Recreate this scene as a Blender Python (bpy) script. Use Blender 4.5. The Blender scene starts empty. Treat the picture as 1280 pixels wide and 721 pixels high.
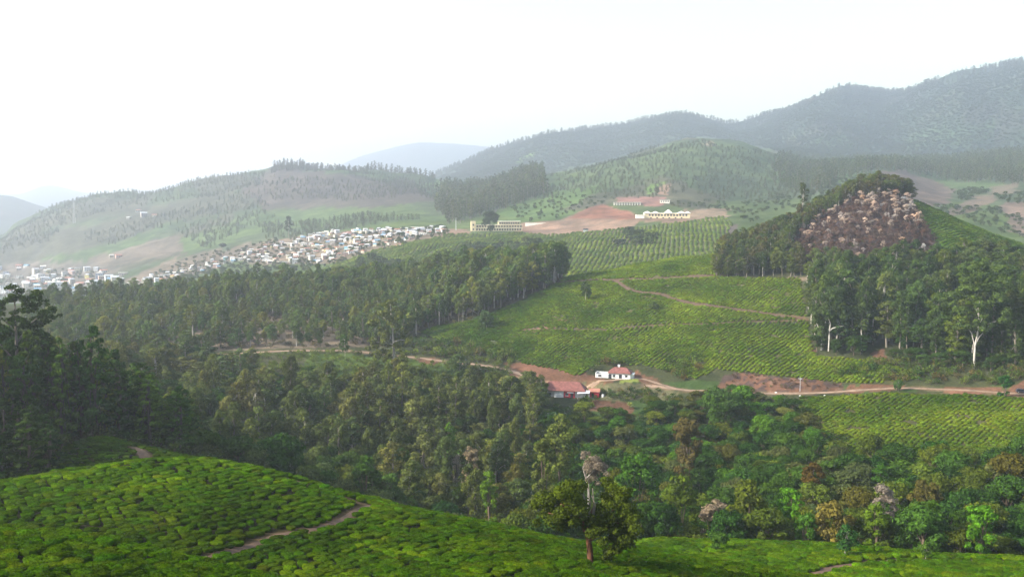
import bpy, math, random
import numpy as np
from mathutils import Vector

R = math.radians
rng = np.random.default_rng(7)
random.seed(7)
SC = bpy.context.scene
COL = SC.collection

# ---------------------------------------------------------------- camera
F_PX = 1229.4                      # focal length in pixels of a 1280 wide picture
PITCH = math.atan((360.5 - 255) / F_PX)
cam_d = bpy.data.cameras.new("camera")
cam = bpy.data.objects.new("camera", cam_d)
COL.objects.link(cam)
cam_d.sensor_width = 36
cam_d.lens = 36 * F_PX / 1280
cam_d.clip_start = 0.5
cam_d.clip_end = 40000
cam.location = (0, 0, 0)
cam.rotation_euler = (math.pi / 2 - PITCH, 0, 0)
SC.camera = cam

# ---------------------------------------------------------------- sky, sun, exposure
SUN_AZ, SUN_EL = R(-104), R(30)     # azimuth measured from the view direction, minus = left
world = bpy.data.worlds.new("World")
SC.world = world
world.use_nodes = True
wn = world.node_tree
bg = wn.nodes["Background"]
sky = wn.nodes.new("ShaderNodeTexSky")
sky.sky_type = 'NISHITA'
sky.sun_disc = False
sky.sun_elevation = SUN_EL
sky.sun_rotation = SUN_AZ
sky.altitude = 2500
sky.air_density = 2.0
sky.dust_density = 8.0
sky.ozone_density = 0.0
wn.links.new(sky.outputs[0], bg.inputs[0])
bg.inputs[1].default_value = 0.125
sun_d = bpy.data.lights.new("sun", 'SUN')
sun_d.energy = 5.0
sun_d.angle = R(0.6)
sun_d.color = (1.0, 0.94, 0.83)
sun = bpy.data.objects.new("sun", sun_d)
COL.objects.link(sun)
sdir = Vector((math.sin(SUN_AZ) * math.cos(SUN_EL), math.cos(SUN_AZ) * math.cos(SUN_EL), math.sin(SUN_EL)))
sun.rotation_euler = sdir.to_track_quat('Z', 'Y').to_euler()
sun.location = (-300, 100, 300)
SC.view_settings.view_transform = 'Standard'
SC.view_settings.look = 'None'
SC.view_settings.exposure = 1.32
SC.view_settings.gamma = 1.0
SC.view_settings.use_curve_mapping = False
SC.render.engine = 'CYCLES'
SC.cycles.use_denoising = True
SC.cycles.denoiser = 'OPENIMAGEDENOISE'
SC.cycles.max_bounces = 7
SC.cycles.diffuse_bounces = 2
SC.cycles.transmission_bounces = 3
SC.cycles.volume_bounces = 5
HAZE = 0.00021
HAZE_COLOR = (0.86, 0.895, 1.0)
HAZE_G = 0.55

# ---------------------------------------------------------------- helpers: materials
def new_mat(name):
    m = bpy.data.materials.new(name)
    m.use_nodes = True
    nt = m.node_tree
    for n in list(nt.nodes):
        nt.nodes.remove(n)
    out = nt.nodes.new("ShaderNodeOutputMaterial")
    return m, nt, out

def N(nt, kind, **kw):
    n = nt.nodes.new(kind)
    for k, v in kw.items():
        setattr(n, k, v)
    return n

def mul_color(nt, a, b, fac=1.0):
    n = nt.nodes.new("ShaderNodeMix")
    n.data_type = 'RGBA'
    n.blend_type = 'MULTIPLY'
    n.inputs[0].default_value = fac
    nt.links.new(a, n.inputs[6])
    nt.links.new(b, n.inputs[7])
    return n.outputs[2]

def ramp(nt, src, stops):
    n = nt.nodes.new("ShaderNodeValToRGB")
    e = n.color_ramp.elements
    while len(e) < len(stops):
        e.new(0.5)
    for el, (p, c) in zip(e, stops):
        el.position = p
        el.color = (*c, 1) if len(c) == 3 else c
    nt.links.new(src, n.inputs[0])
    return n.outputs[0]

def noise(nt, scale, detail=4, rough=0.6, vec=None, dist=0.0):
    n = nt.nodes.new("ShaderNodeTexNoise")
    n.inputs["Scale"].default_value = scale
    n.inputs["Detail"].default_value = detail
    n.inputs["Roughness"].default_value = rough
    n.inputs["Distortion"].default_value = dist
    if vec is not None:
        nt.links.new(vec, n.inputs["Vector"])
    return n.outputs[0]

def plain_mat(name, color, rough=0.85, var=0.25, scale=1.5, spec=0.2):
    """A weathered painted or earthen surface: base colour mottled by two noises."""
    m, nt, out = new_mat(name)
    b = N(nt, "ShaderNodeBsdfPrincipled")
    geo = N(nt, "ShaderNodeNewGeometry")
    n1 = noise(nt, scale, 6, 0.65, geo.outputs["Position"])
    lo = tuple(c * (1 - var) for c in color)
    hi = tuple(min(1, c * (1 + var)) for c in color)
    nt.links.new(ramp(nt, n1, [(0.3, lo), (0.7, hi)]), b.inputs["Base Color"])
    b.inputs["Roughness"].default_value = rough
    b.inputs["Specular IOR Level"].default_value = spec
    nt.links.new(b.outputs[0], out.inputs[0])
    return m

def foliage_mat(name, source, transl=0.3, spread=0.4):
    """Leaves: the colour of the plant, each leaf cluster a little lighter or darker, part of the light passing through."""
    m, nt, out = new_mat(name)
    if source == 'OBJECT':
        col = N(nt, "ShaderNodeObjectInfo").outputs["Color"]
    else:
        a = N(nt, "ShaderNodeAttribute", attribute_type='INSTANCER', attribute_name="tint")
        col = a.outputs["Color"]
    geo = N(nt, "ShaderNodeNewGeometry")
    isl = ramp(nt, geo.outputs["Random Per Island"], [(0.0, (1 - spread, 1 - spread, 1 - spread * 0.9)), (1.0, (1 + spread, 1 + spread, 1 + spread * 0.6))])
    c1 = mul_color(nt, col, isl)
    tc = N(nt, "ShaderNodeTexCoord")
    n1 = noise(nt, 0.35, 3, 0.6, geo.outputs["Position"])
    c2 = mul_color(nt, c1, ramp(nt, n1, [(0.3, (0.86, 0.8, 0.5)), (0.7, (1.3, 1.18, 0.66))]))
    d = N(nt, "ShaderNodeBsdfDiffuse")
    t = N(nt, "ShaderNodeBsdfTranslucent")
    mix = N(nt, "ShaderNodeMixShader")
    mix.inputs[0].default_value = transl
    nt.links.new(c2, d.inputs[0])
    nt.links.new(c2, t.inputs[0])
    nt.links.new(d.outputs[0], mix.inputs[1])
    nt.links.new(t.outputs[0], mix.inputs[2])
    nt.links.new(mix.outputs[0], out.inputs[0])
    return m

M_LEAF = foliage_mat("leaves", 'OBJECT')
M_LEAF_MASS = foliage_mat("leaves_of_mass", 'INSTANCER')
def bark_mat(name, dark, light):
    m, nt, out = new_mat(name)
    b = N(nt, "ShaderNodeBsdfPrincipled")
    geo = N(nt, "ShaderNodeNewGeometry")
    mp = N(nt, "ShaderNodeMapping")
    mp.inputs["Scale"].default_value = (1.6, 1.6, 0.35)
    nt.links.new(geo.outputs["Position"], mp.inputs[0])
    n1 = noise(nt, 1.2, 6, 0.7, mp.outputs[0])
    nt.links.new(ramp(nt, n1, [(0.35, dark), (0.62, light)]), b.inputs["Base Color"])
    b.inputs["Roughness"].default_value = 0.9
    b.inputs["Specular IOR Level"].default_value = 0.1
    nt.links.new(b.outputs[0], out.inputs[0])
    return m
M_BARK = bark_mat("brown_bark", (0.06, 0.045, 0.032), (0.16, 0.12, 0.085))
M_PALE = bark_mat("pale_bark", (0.2, 0.17, 0.14), (0.46, 0.42, 0.36))
M_WHITE_BARK = bark_mat("white_bark", (0.24, 0.215, 0.185), (0.5, 0.465, 0.41))
M_GREY = bark_mat("grey_bark", (0.10, 0.085, 0.065), (0.22, 0.19, 0.15))
M_RED_BARK = bark_mat("red_bark", (0.035, 0.02, 0.014), (0.2, 0.085, 0.045))

# ---------------------------------------------------------------- helpers: meshes
def mesh_np(name, V, Q=None, T=None, mats=(), midx=None, smooth=False):
    V = np.asarray(V, dtype=np.float32).reshape(-1, 3)
    Q = np.zeros((0, 4), np.int32) if Q is None else np.asarray(Q, np.int32).reshape(-1, 4)
    T = np.zeros((0, 3), np.int32) if T is None else np.asarray(T, np.int32).reshape(-1, 3)
    me = bpy.data.meshes.new(name)
    me.vertices.add(len(V))
    me.vertices.foreach_set("co", V.ravel())
    loops = np.concatenate([Q.ravel(), T.ravel()])
    me.loops.add(len(loops))
    me.loops.foreach_set("vertex_index", loops)
    nq, ntr = len(Q), len(T)
    me.polygons.add(nq + ntr)
    starts = np.concatenate([np.arange(nq) * 4, nq * 4 + np.arange(ntr) * 3]).astype(np.int32)
    me.polygons.foreach_set("loop_start", starts)
    if midx is not None:
        me.polygons.foreach_set("material_index", np.asarray(midx, np.int32))
    me.polygons.foreach_set("use_smooth", np.full(nq + ntr, bool(smooth)))
    for m in mats:
        me.materials.append(m)
    me.update(calc_edges=True)
    me.validate()
    return me

def obj(name, me, parent=None, loc=(0, 0, 0), rz=0.0, sc=None, color=None):
    o = bpy.data.objects.new(name, me)
    COL.objects.link(o)
    o.location = loc
    o.rotation_euler = (0, 0, rz)
    if sc is not None:
        o.scale = sc if hasattr(sc, "__len__") else (sc, sc, sc)
    if parent is not None:
        o.parent = parent
    if color is not None:
        o.color = (*color, 1)
    return o

def tag(o, label=None, cat=None, group=None, kind=None):
    if label: o["label"] = label
    if cat: o["category"] = cat
    if group: o["group"] = group
    if kind: o["kind"] = kind
    return o

class MB:
    """Collects shapes and links them as one mesh."""
    def __init__(s):
        s.V, s.Q, s.T, s.n = [], [], [], 0
        s.qm, s.tm = [], []
    def add(s, V, Q=None, T=None, m=0):
        V = np.asarray(V, float).reshape(-1, 3)
        s.V.append(V)
        if Q is not None and len(Q):
            s.Q.append(np.asarray(Q, int).reshape(-1, 4) + s.n)
            s.qm += [m] * len(s.Q[-1])
        if T is not None and len(T):
            s.T.append(np.asarray(T, int).reshape(-1, 3) + s.n)
            s.tm += [m] * len(s.T[-1])
        s.n += len(V)
        return s
    def box(s, x0, x1, y0, y1, z0, z1, m=0):
        V = [(x, y, z) for z in (z0, z1) for y in (y0, y1) for x in (x0, x1)]
        return s.add(V, [(0, 2, 3, 1), (4, 5, 7, 6), (0, 1, 5, 4), (1, 3, 7, 5), (3, 2, 6, 7), (2, 0, 4, 6)], m=m)
    def hip(s, x0, x1, y0, y1, z0, z1, inset, m=0, eave=0.15):
        """A hipped roof (a gable where inset is 0) on a thin eave slab."""
        ym = (y0 + y1) / 2
        V = [(x0, y0, z0), (x1, y0, z0), (x1, y1, z0), (x0, y1, z0),
             (x0, y0, z0 + eave), (x1, y0, z0 + eave), (x1, y1, z0 + eave), (x0, y1, z0 + eave),
             (x0 + inset, ym, z1), (x1 - inset, ym, z1)]
        return s.add(V, [(3, 2, 1, 0), (0, 1, 5, 4), (1, 2, 6, 5), (2, 3, 7, 6), (3, 0, 4, 7), (4, 5, 9, 8), (6, 7, 8, 9)],
                     [(5, 6, 9), (7, 4, 8)], m=m)
    def tube(s, pts, rad, sides=6, m=0):
        pts = np.asarray(pts, float)
        k = len(pts)
        V = []
        for i in range(k):
            t = pts[min(i + 1, k - 1)] - pts[max(i - 1, 0)]
            t /= (np.linalg.norm(t) + 1e-9)
            a = np.cross(t, (0.31, 0.95, 0.05)); a /= (np.linalg.norm(a) + 1e-9)
            b = np.cross(t, a)
            ang = np.arange(sides) / sides * 2 * np.pi
            V.append(pts[i] + rad[i] * (np.cos(ang)[:, None] * a + np.sin(ang)[:, None] * b))
        V = np.concatenate(V)
        Q = []
        for i in range(k - 1):
            for j in range(sides):
                Q.append((i * sides + j, i * sides + (j + 1) % sides, (i + 1) * sides + (j + 1) % sides, (i + 1) * sides + j))
        V = np.concatenate([V, pts[-1:]])
        T = [((k - 1) * sides + j, (k - 1) * sides + (j + 1) % sides, len(V) - 1) for j in range(sides)]
        return s.add(V, Q, T, m=m)
    def mesh(s, name, mats, smooth=False):
        V = np.concatenate(s.V)
        Q = np.concatenate(s.Q) if s.Q else None
        T = np.concatenate(s.T) if s.T else None
        return mesh_np(name, V, Q, T, mats, s.qm + s.tm, smooth)

# ---------------------------------------------------------------- the lie of the land
CP, SP = math.cos(PITCH), math.sin(PITCH)
def px_dir(px, py):
    u, v = (np.asarray(px, float) - 640) / F_PX, (np.asarray(py, float) - 360.5) / F_PX
    dx, dy, dz = u, CP - v * SP, -SP - v * CP
    h = np.hypot(dx, dy)
    return np.arctan2(dx, dy), dz / h             # azimuth, slope
def project(x, y, z):
    c = y * CP - z * SP
    c = np.where(c < 0.1, 0.1, c)
    v = -(y * SP + z * CP)
    return 640 + F_PX * x / c, 360.5 + F_PX * v / c

# cross-country lines of the landscape, each a list of (column, row, distance in metres) surveyed from the photograph
LINES = [
 [(-150, 800, 60), (640, 800, 60), (1430, 800, 60)],
 [(-150, 660, 95), (0, 665, 95), (120, 674, 93), (200, 693, 91), (270, 708, 89), (330, 724, 88), (450, 745, 88), (640, 750, 90), (1000, 765, 95), (1430, 765, 100)],
 [(-150, 712, 113), (0, 712, 112), (120, 714, 110), (200, 716, 108), (270, 718, 107), (330, 728, 106), (450, 722, 104), (640, 716, 104), (1000, 748, 110), (1430, 765, 118)],
 [(-150, 618, 150), (0, 606, 150), (110, 590, 152), (230, 577, 155), (340, 594, 150), (450, 625, 145), (560, 648, 142), (700, 675, 142), (830, 692, 143), (1000, 719, 145), (1100, 735, 145), (1280, 760, 148), (1430, 775, 150)],
 [(-150, 640, 180), (0, 640, 180), (110, 625, 178), (230, 612, 180), (340, 630, 180), (450, 652, 180), (700, 705, 175), (830, 716, 172), (1000, 728, 170), (1100, 730, 170), (1280, 736, 170), (1430, 740, 170)],
 [(-150, 590, 215), (0, 582, 215), (80, 568, 215), (120, 553, 215), (160, 559, 215), (250, 577, 215), (340, 625, 212), (450, 665, 208), (700, 700, 200), (820, 677, 202), (900, 678, 202), (1050, 684, 202), (1160, 694, 202), (1280, 699, 202), (1430, 707, 200)],
 [(-150, 575, 262), (0, 570, 265), (160, 575, 268), (250, 595, 265), (340, 620, 262), (450, 655, 258), (700, 705, 248), (900, 712, 244), (1280, 712, 244), (1430, 712, 244)],
 [(-150, 500, 340), (0, 512, 340), (100, 538, 335), (200, 555, 335), (340, 575, 330), (450, 588, 328), (700, 612, 326), (900, 615, 324), (1000, 608, 320), (1280, 598, 320), (1430, 598, 320)],
 [(-150, 465, 410), (0, 470, 408), (200, 490, 402), (340, 498, 400), (450, 505, 396), (600, 520, 388), (700, 531, 382), (900, 545, 380), (1000, 548, 368), (1280, 545, 365), (1430, 545, 365)],
 [(-150, 450, 490), (0, 450, 490), (150, 447, 490), (270, 443, 482), (420, 439, 480), (545, 451, 465), (625, 462, 450), (690, 484, 428), (750, 481, 425), (820, 487, 422), (900, 489, 420), (1000, 492, 420), (1120, 486, 424), (1280, 493, 420), (1430, 497, 420)],
 [(-150, 412, 590), (0, 412, 590), (270, 400, 585), (420, 392, 580), (545, 400, 540), (625, 402, 512), (700, 408, 496), (820, 402, 496), (900, 405, 492), (1000, 420, 486), (1100, 425, 480), (1280, 420, 480), (1430, 420, 480)],
 [(-150, 378, 690), (60, 380, 690), (200, 370, 690), (300, 358, 690), (420, 353, 680), (550, 350, 645), (620, 352, 612), (700, 348, 582), (760, 339, 592), (830, 326, 612), (900, 318, 632), (950, 300, 660), (1000, 280, 675), (1050, 254, 684), (1085, 241, 688), (1110, 240, 690), (1160, 258, 690), (1200, 276, 690), (1260, 300, 690), (1280, 307, 690), (1430, 335, 690)],
 [(-150, 420, 820), (0, 402, 860), (300, 376, 820), (420, 366, 790), (550, 360, 760), (700, 353, 700), (760, 349, 710), (830, 338, 745), (900, 330, 770), (1000, 320, 810), (1085, 305, 820), (1280, 335, 820), (1430, 350, 820)],
 [(-150, 390, 1700), (0, 375, 1700), (100, 361, 1560), (200, 348, 1400), (300, 338, 1250), (400, 327, 1120), (450, 316, 1080), (550, 302, 1020), (700, 298, 985), (830, 292, 960), (900, 286, 960), (1000, 290, 1020), (1100, 282, 1060), (1280, 298, 1100), (1430, 300, 1100)],
 [(-150, 355, 2000), (0, 348, 2000), (100, 337, 1800), (200, 326, 1600), (300, 311, 1450), (400, 298, 1300), (500, 289, 1200), (560, 288, 1150), (650, 287, 1130), (750, 279, 1125), (830, 272, 1120), (900, 270, 1100), (1000, 262, 1200), (1100, 250, 1250), (1280, 262, 1300), (1430, 262, 1300)],
 [(-150, 310, 2300), (0, 306, 2300), (100, 297, 2150), (200, 292, 1950), (300, 282, 1800), (400, 272, 1650), (500, 267, 1500), (560, 272, 1400), (650, 262, 1330), (700, 256, 1300), (750, 253, 1270), (830, 251, 1260), (900, 254, 1300), (1000, 236, 1500), (1100, 216, 1600), (1190, 236, 1600), (1280, 230, 1600), (1430, 230, 1600)],
 [(-150, 300, 2900), (0, 296, 2800), (20, 280, 2750), (60, 262, 2700), (75, 258, 2680), (100, 250, 2600), (200, 238, 2500), (320, 217, 2400), (355, 210, 2400), (430, 215, 2400), (520, 225, 2400), (545, 229, 2350), (600, 241, 2100), (660, 226, 2000), (720, 215, 2000), (800, 194, 2100), (880, 176, 2200), (960, 190, 2200), (1010, 204, 2200), (1100, 207, 2400), (1280, 197, 2500), (1430, 197, 2500)],
 [(-150, 310, 3300), (0, 306, 3200), (60, 280, 3200), (200, 255, 3000), (355, 232, 2900), (520, 240, 2900), (600, 246, 2600), (720, 228, 2600), (880, 200, 2800), (960, 196, 2700), (1060, 205, 2800), (1280, 202, 2900), (1430, 202, 2900)],
 [(-150, 290, 4000), (0, 285, 4000), (60, 282, 4000), (200, 262, 4000), (355, 245, 3900), (540, 230, 3500), (620, 212, 3300), (720, 195, 3300), (800, 186, 3400), (880, 175, 3400), (935, 184, 3500), (970, 184, 3350), (1010, 168, 3350), (1060, 158, 3500), (1110, 164, 3550), (1150, 160, 3400), (1200, 144, 3300), (1240, 138, 3350), (1290, 128, 3300), (1430, 128, 3300)],
 [(-150, 248, 5000), (0, 244, 5000), (50, 257, 5000), (100, 270, 5000), (300, 245, 5000), (460, 235, 4800), (530, 224, 4500), (560, 213, 4300), (620, 190, 4200), (680, 175, 4200), (750, 163, 4300), (850, 149, 4400), (890, 152, 4400), (905, 158, 4500), (960, 146, 4800), (1010, 135, 4900), (1060, 116, 4900), (1130, 119, 4800), (1180, 111, 4700), (1240, 94, 4500), (1280, 83, 4400), (1430, 60, 4300)],
 [(-150, 275, 6000), (400, 262, 6000), (700, 230, 6000), (1430, 200, 6000)],
 [(-150, 228, 10800), (20, 243, 10800), (60, 232, 10800), (100, 240, 10800), (200, 252, 10800), (400, 216, 10800), (460, 194, 10800), (530, 180, 10800), (600, 184, 10800), (680, 200, 10800), (1430, 200, 10800)],
 [(-150, 262, 12400), (640, 258, 12400), (1430, 258, 12400)],
]

def pchip_slopes(X, Y):
    h = np.diff(X, axis=-1); d = np.diff(Y, axis=-1) / h
    m = np.zeros_like(Y)
    h0, h1, d0, d1 = h[..., :-1], h[..., 1:], d[..., :-1], d[..., 1:]
    w1, w2 = 2 * h1 + h0, h1 + 2 * h0
    same = (d0 * d1) > 0
    with np.errstate(divide='ignore', invalid='ignore'):
        mm = (w1 + w2) / (w1 / d0 + w2 / d1)
    m[..., 1:-1] = np.where(same, mm, 0)
    m[..., 0], m[..., -1] = d[..., 0], d[..., -1]
    return m
def hermite(X, Y, M, x):
    i = np.clip(np.searchsorted(X, x, side='right') - 1, 0, len(X) - 2)
    h = X[i + 1] - X[i]; t = np.clip((x - X[i]) / h, 0, 1)
    return ((1 + 2 * t) * (1 - t) ** 2 * Y[i] + t * (1 - t) ** 2 * h * M[i] + t * t * (3 - 2 * t) * Y[i + 1] + t * t * (t - 1) * h * M[i + 1])

_perm = np.random.default_rng(3).permutation(256)
_perm = np.concatenate([_perm, _perm])
_grad = np.random.default_rng(4).uniform(0, 2 * np.pi, 256)
def perlin(x, y):
    xi, yi = np.floor(x).astype(int), np.floor(y).astype(int)
    xf, yf = x - xi, y - yi
    u, v = xf ** 3 * (xf * (xf * 6 - 15) + 10), yf ** 3 * (yf * (yf * 6 - 15) + 10)
    def g(ix, iy, fx, fy):
        a = _grad[_perm[_perm[ix & 255] + (iy & 255)]]
        return np.cos(a) * fx + np.sin(a) * fy
    n00, n10 = g(xi, yi, xf, yf), g(xi + 1, yi, xf - 1, yf)
    n01, n11 = g(xi, yi + 1, xf, yf - 1), g(xi + 1, yi + 1, xf - 1, yf - 1)
    return (n00 * (1 - u) + n10 * u) * (1 - v) + (n01 * (1 - u) + n11 * u) * v
def fbm(x, y, octaves=4):
    s, a = 0, 1.0
    for k in range(octaves):
        s = s + a * perlin(x * 2 ** k + 17.3 * k, y * 2 ** k - 9.1 * k)
        a *= 0.5
    return s

AZ_IN = np.linspace(R(-34), R(34), 560)
AZ_OUT = np.linspace(R(34), R(326), 74)[1:-1]
AZ = np.concatenate([AZ_IN, AZ_OUT])                # once round the compass
DD = np.concatenate([[0.4, 1.2, 2.5, 5, 10, 18, 28, 40, 52, 62, 70, 77], np.arange(82, 225, 1.5), np.arange(225, 395, 3.0),
                     np.arange(395, 720, 2.0), np.arange(720, 1400, 7.0), np.arange(1400, 2700, 26.0),
                     np.arange(2700, 5200, 45.0), np.arange(5200, 12401, 240.0)])
EDGE_L, EDGE_R = R(-33.5), R(33.5)
def line_values():
    Dk = np.zeros((len(AZ), len(LINES) + 2)); Zk = np.zeros_like(Dk)
    a = np.where(AZ > math.pi, AZ - 2 * math.pi, AZ)
    ac = np.clip(a, EDGE_L, EDGE_R)
    w = np.clip((AZ - R(70)) / R(220), 0, 1)        # behind the viewer the right-hand land passes into the left-hand land
    w = np.where(a < 0, np.where(np.abs(a) <= R(70), 1, w), w)
    w = np.where((a >= 0) & (a <= R(70)), 0, w)
    w = np.where(np.abs(a) <= R(34.01), -1, w)
    for k, L in enumerate(LINES):
        P = np.array(L, float)
        az, sl = px_dir(P[:, 0], P[:, 1])
        z = sl * P[:, 2]
        md, mz = pchip_slopes(az, P[:, 2]), pchip_slopes(az, z)
        def at(q):
            return hermite(az, P[:, 2], md, q), hermite(az, z, mz, q)
        d0, z0 = at(ac)
        dl, zl = at(np.full_like(ac, EDGE_L)); dr, zr = at(np.full_like(ac, EDGE_R))
        ww = np.clip(w, 0, 1)
        Dk[:, k + 2] = np.where(w < 0, d0, dr * (1 - ww) + dl * ww)
        Zk[:, k + 2] = np.where(w < 0, z0, zr * (1 - ww) + zl * ww)
    Dk[:, 0], Zk[:, 0] = 0.3, -1.9
    Dk[:, 1], Zk[:, 1] = 25, -13
    return Dk, Zk
Dk, Zk = line_values()
Mk = pchip_slopes(Dk, Zk)
Z = np.stack([hermite(Dk[i], Zk[i], Mk[i], DD) for i in range(len(AZ))])      # (azimuth, distance)
GX = np.sin(AZ)[:, None] * DD[None]; GY = np.cos(AZ)[:, None] * DD[None]
Dg = np.broadcast_to(DD[None], Z.shape)
def relief(x, y, d):
    def w(a, b): return np.clip((d - a) / (b - a), 0, 1)
    n = fbm(x / 14, y / 14, 3) * (0.35 + 0.5 * w(200, 400))
    n = n + fbm(x / 60, y / 60, 4) * (2.2 * w(230, 340) * (1 - w(400, 430)) + 2.0 * w(560, 900) + 0.8 * w(430, 470))
    n = n + (fbm(x / 260, y / 260, 5)) * 26 * w(1350, 2300) * (1 - 0.75 * w(3700, 4200))
    rd = 1 - np.abs(fbm(x / 520 + 3, y / 520, 4)) * 2
    n = n + (rd - 0.55) * 24 * w(2500, 3300) * (1 - 0.9 * w(3700, 4200))
    return n
Z = Z + relief(GX, GY, Dg)

SPURS = [([(1188, 4500), (1160, 3900), (1125, 3250)], 75, 210), ([(1022, 4600), (990, 3800), (963, 3150)], 60, 170), ([(860, 4150), (815, 3650), (780, 3200)], 45, 170), ([(1300, 4000), (1262, 3500), (1235, 3150)], 45, 160), ([(1075, 4500), (1062, 4000), (1050, 3500)], 40, 130), ([(720, 4000), (690, 3600), (660, 3200)], 40, 150)]
for pts, amp, wid in SPURS:
    P = np.array([(math.sin(px_dir(p, 360)[0]) * d, math.cos(px_dir(p, 360)[0]) * d) for p, d in pts])
    t = np.linspace(0, 1, 40); P = np.stack([np.interp(t, np.linspace(0, 1, len(P)), P[:, k]) for k in (0, 1)], axis=1)
    sel = Dg > 2700
    wob = fbm(GX[sel] / 160, GY[sel] / 160, 3) * 60
    best = np.full(sel.sum(), 1e9); at_ = np.zeros(sel.sum())
    for k, (a, b) in enumerate(P):
        d = np.hypot(GX[sel] - a, GY[sel] - b); m = d < best
        best[m] = d[m]; at_[m] = k / 39
    Z[sel] = Z[sel] + 0.6 * amp * np.exp(-((best + wob) / wid) ** 2) * np.sin(np.pi * np.clip(0.95 * at_, 0, 1))

def height(x, y):
    x, y = np.asarray(x, float), np.asarray(y, float)
    a = np.arctan2(x, y); a = np.where(a < R(-34), a + 2 * math.pi, a)
    d = np.hypot(x, y)
    fi = np.interp(a, AZ, np.arange(len(AZ))); fj = np.interp(d, DD, np.arange(len(DD)))
    i, j = np.clip(fi.astype(int), 0, len(AZ) - 2), np.clip(fj.astype(int), 0, len(DD) - 2)
    u, v = fi - i, fj - j
    return (Z[i, j] * (1 - u) + Z[i + 1, j] * u) * (1 - v) + (Z[i, j + 1] * (1 - u) + Z[i + 1, j + 1] * u) * v

def ground_at(px, py, d0, d1):
    """Where the line of sight through a pixel of the survey meets the land between two distances."""
    az, sl = px_dir(px, py)
    d = np.linspace(d0, d1, 600)
    x, y = math.sin(az) * d, math.cos(az) * d
    g = height(x, y) - sl * d
    k = np.where((g[:-1] < 0) & (g[1:] >= 0))[0]
    q = d[k[0] + 1] if len(k) else d[np.argmin(np.abs(g))]
    return math.sin(az) * q, math.cos(az) * q
def at_dist(px, d):
    az, _ = px_dir(px, 360)
    x, y = math.sin(az) * d, math.cos(az) * d
    return x, y, float(height(x, y))

def resample(P, step):
    P = np.asarray(P, float)
    s = np.concatenate([[0], np.cumsum(np.linalg.norm(np.diff(P, axis=0), axis=1))])
    n = max(2, int(s[-1] / step) + 1)
    q = np.linspace(0, s[-1], n)
    m = [pchip_slopes(s, P[:, k]) for k in (0, 1)]
    return np.stack([hermite(s, P[:, k], m[k], q) for k in (0, 1)], axis=1)
def trace(pts, d0, d1, step):
    return resample([ground_at(p[0], p[1], d0, d1) for p in pts], step)

def dist_to_path(x, y, P):
    """Distance of many points to a dense polyline, and the index of the nearest vertex."""
    best = np.full(x.shape, 1e9); idx = np.zeros(x.shape, int)
    for k, (a, b) in enumerate(P):
        d = np.hypot(x - a, y - b)
        m = d < best
        best[m] = d[m]; idx[m] = k
    return best, idx

PATHS = {}   # name -> (polyline, half width)
def road(key, pts, d0, d1, hw, step=2.0, cut=True):
    P = trace(pts, d0, d1, step)
    PATHS[key] = (P, hw)
    if cut:                                         # level the land across the road
        zc = height(P[:, 0], P[:, 1])
        k = np.ones(9) / 9
        zc = np.convolve(np.pad(zc, 4, mode='edge'), k, 'valid')
        lo, hi = P.min(0) - 15, P.max(0) + 15
        sel = (GX > lo[0]) & (GX < hi[0]) & (GY > lo[1]) & (GY < hi[1])
        d, i = dist_to_path(GX[sel], GY[sel], P)
        w = np.clip((hw + 3.2 - d) / 2.6, 0, 1); w = w * w * (3 - 2 * w)
        Z[sel] = Z[sel] * (1 - w) + zc[i] * w
    return P
road("dirt_road", [(150, 447), (268, 442), (320, 440), (370, 438), (420, 438), (470, 441), (520, 447), (545, 450), (590, 455), (625, 461), (650, 467), (668, 475), (684, 484)], 415, 500, 1.7)
road("dirt_road_below_slope", [(806, 482), (850, 487), (900, 489), (940, 491), (1000, 492), (1060, 489), (1120, 485.5), (1180, 487), (1240, 490), (1300, 493)], 405, 440, 1.5)
road("cottage_track", [(700, 486), (725, 483), (760, 478.5), (790, 472), (806, 474), (824, 480), (850, 487)], 405, 440, 1.2)
road("slope_path", [(655, 413), (700, 411.5), (780, 410), (840, 405), (900, 404), (960, 402), (1008, 399)], 440, 540, 1.1)
PATHS["upper_slope_path"] = (trace([(768, 350), (785, 361), (805, 366), (828, 368), (840, 373), (880, 381), (920, 387), (960, 392), (1004, 398)], 470, 600, 2.0), 0.9)
PATHS["crest_path"] = (trace([(700, 353), (730, 351), (770, 350), (810, 349), (860, 346), (905, 344)], 520, 620, 2.0), 1.0)
PATHS["hill_path"] = (trace([(262, 697), (285, 690), (310, 683), (340, 671), (372, 665), (400, 659), (428, 649), (446, 638), (464, 632)], 95, 150, 0.7), 0.5)
PATHS["hill_gap"] = (trace([(464, 632), (447, 628), (425, 620), (400, 610), (378, 603), (362, 599)], 95, 155, 0.7), 0.55)
PATHS["back_path"] = (trace([(184, 585), (183, 576), (178, 566), (170, 559)], 183, 216, 0.7), 1.1)
PATHS["strip_path"] = (trace([(1016, 724), (1030, 713), (1060, 706), (1110, 701), (1160, 699), (1220, 700), (1300, 703)], 172, 201, 0.7), 1.0)

def flatten(px, py, d0, d1, r, soft):
    """A levelled building plot."""
    x, y = ground_at(px, py, d0, d1)
    z = float(height(x, y))
    d = np.hypot(GX - x, GY - y)
    w = np.clip((r + soft - d) / soft, 0, 1); w = w * w * (3 - 2 * w)
    Z[:] = Z * (1 - w) + z * w
    return x, y, z
PLOT_COTTAGE = flatten(768, 473, 410, 445, 9, 7)
PLOT_HOUSE = flatten(712, 497, 400, 430, 12, 7)
PLOT_SCHOOL = flatten(621, 289, 1000, 1200, 42, 40)
PLOT_HALL = flatten(830, 273, 1000, 1180, 45, 40)

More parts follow.
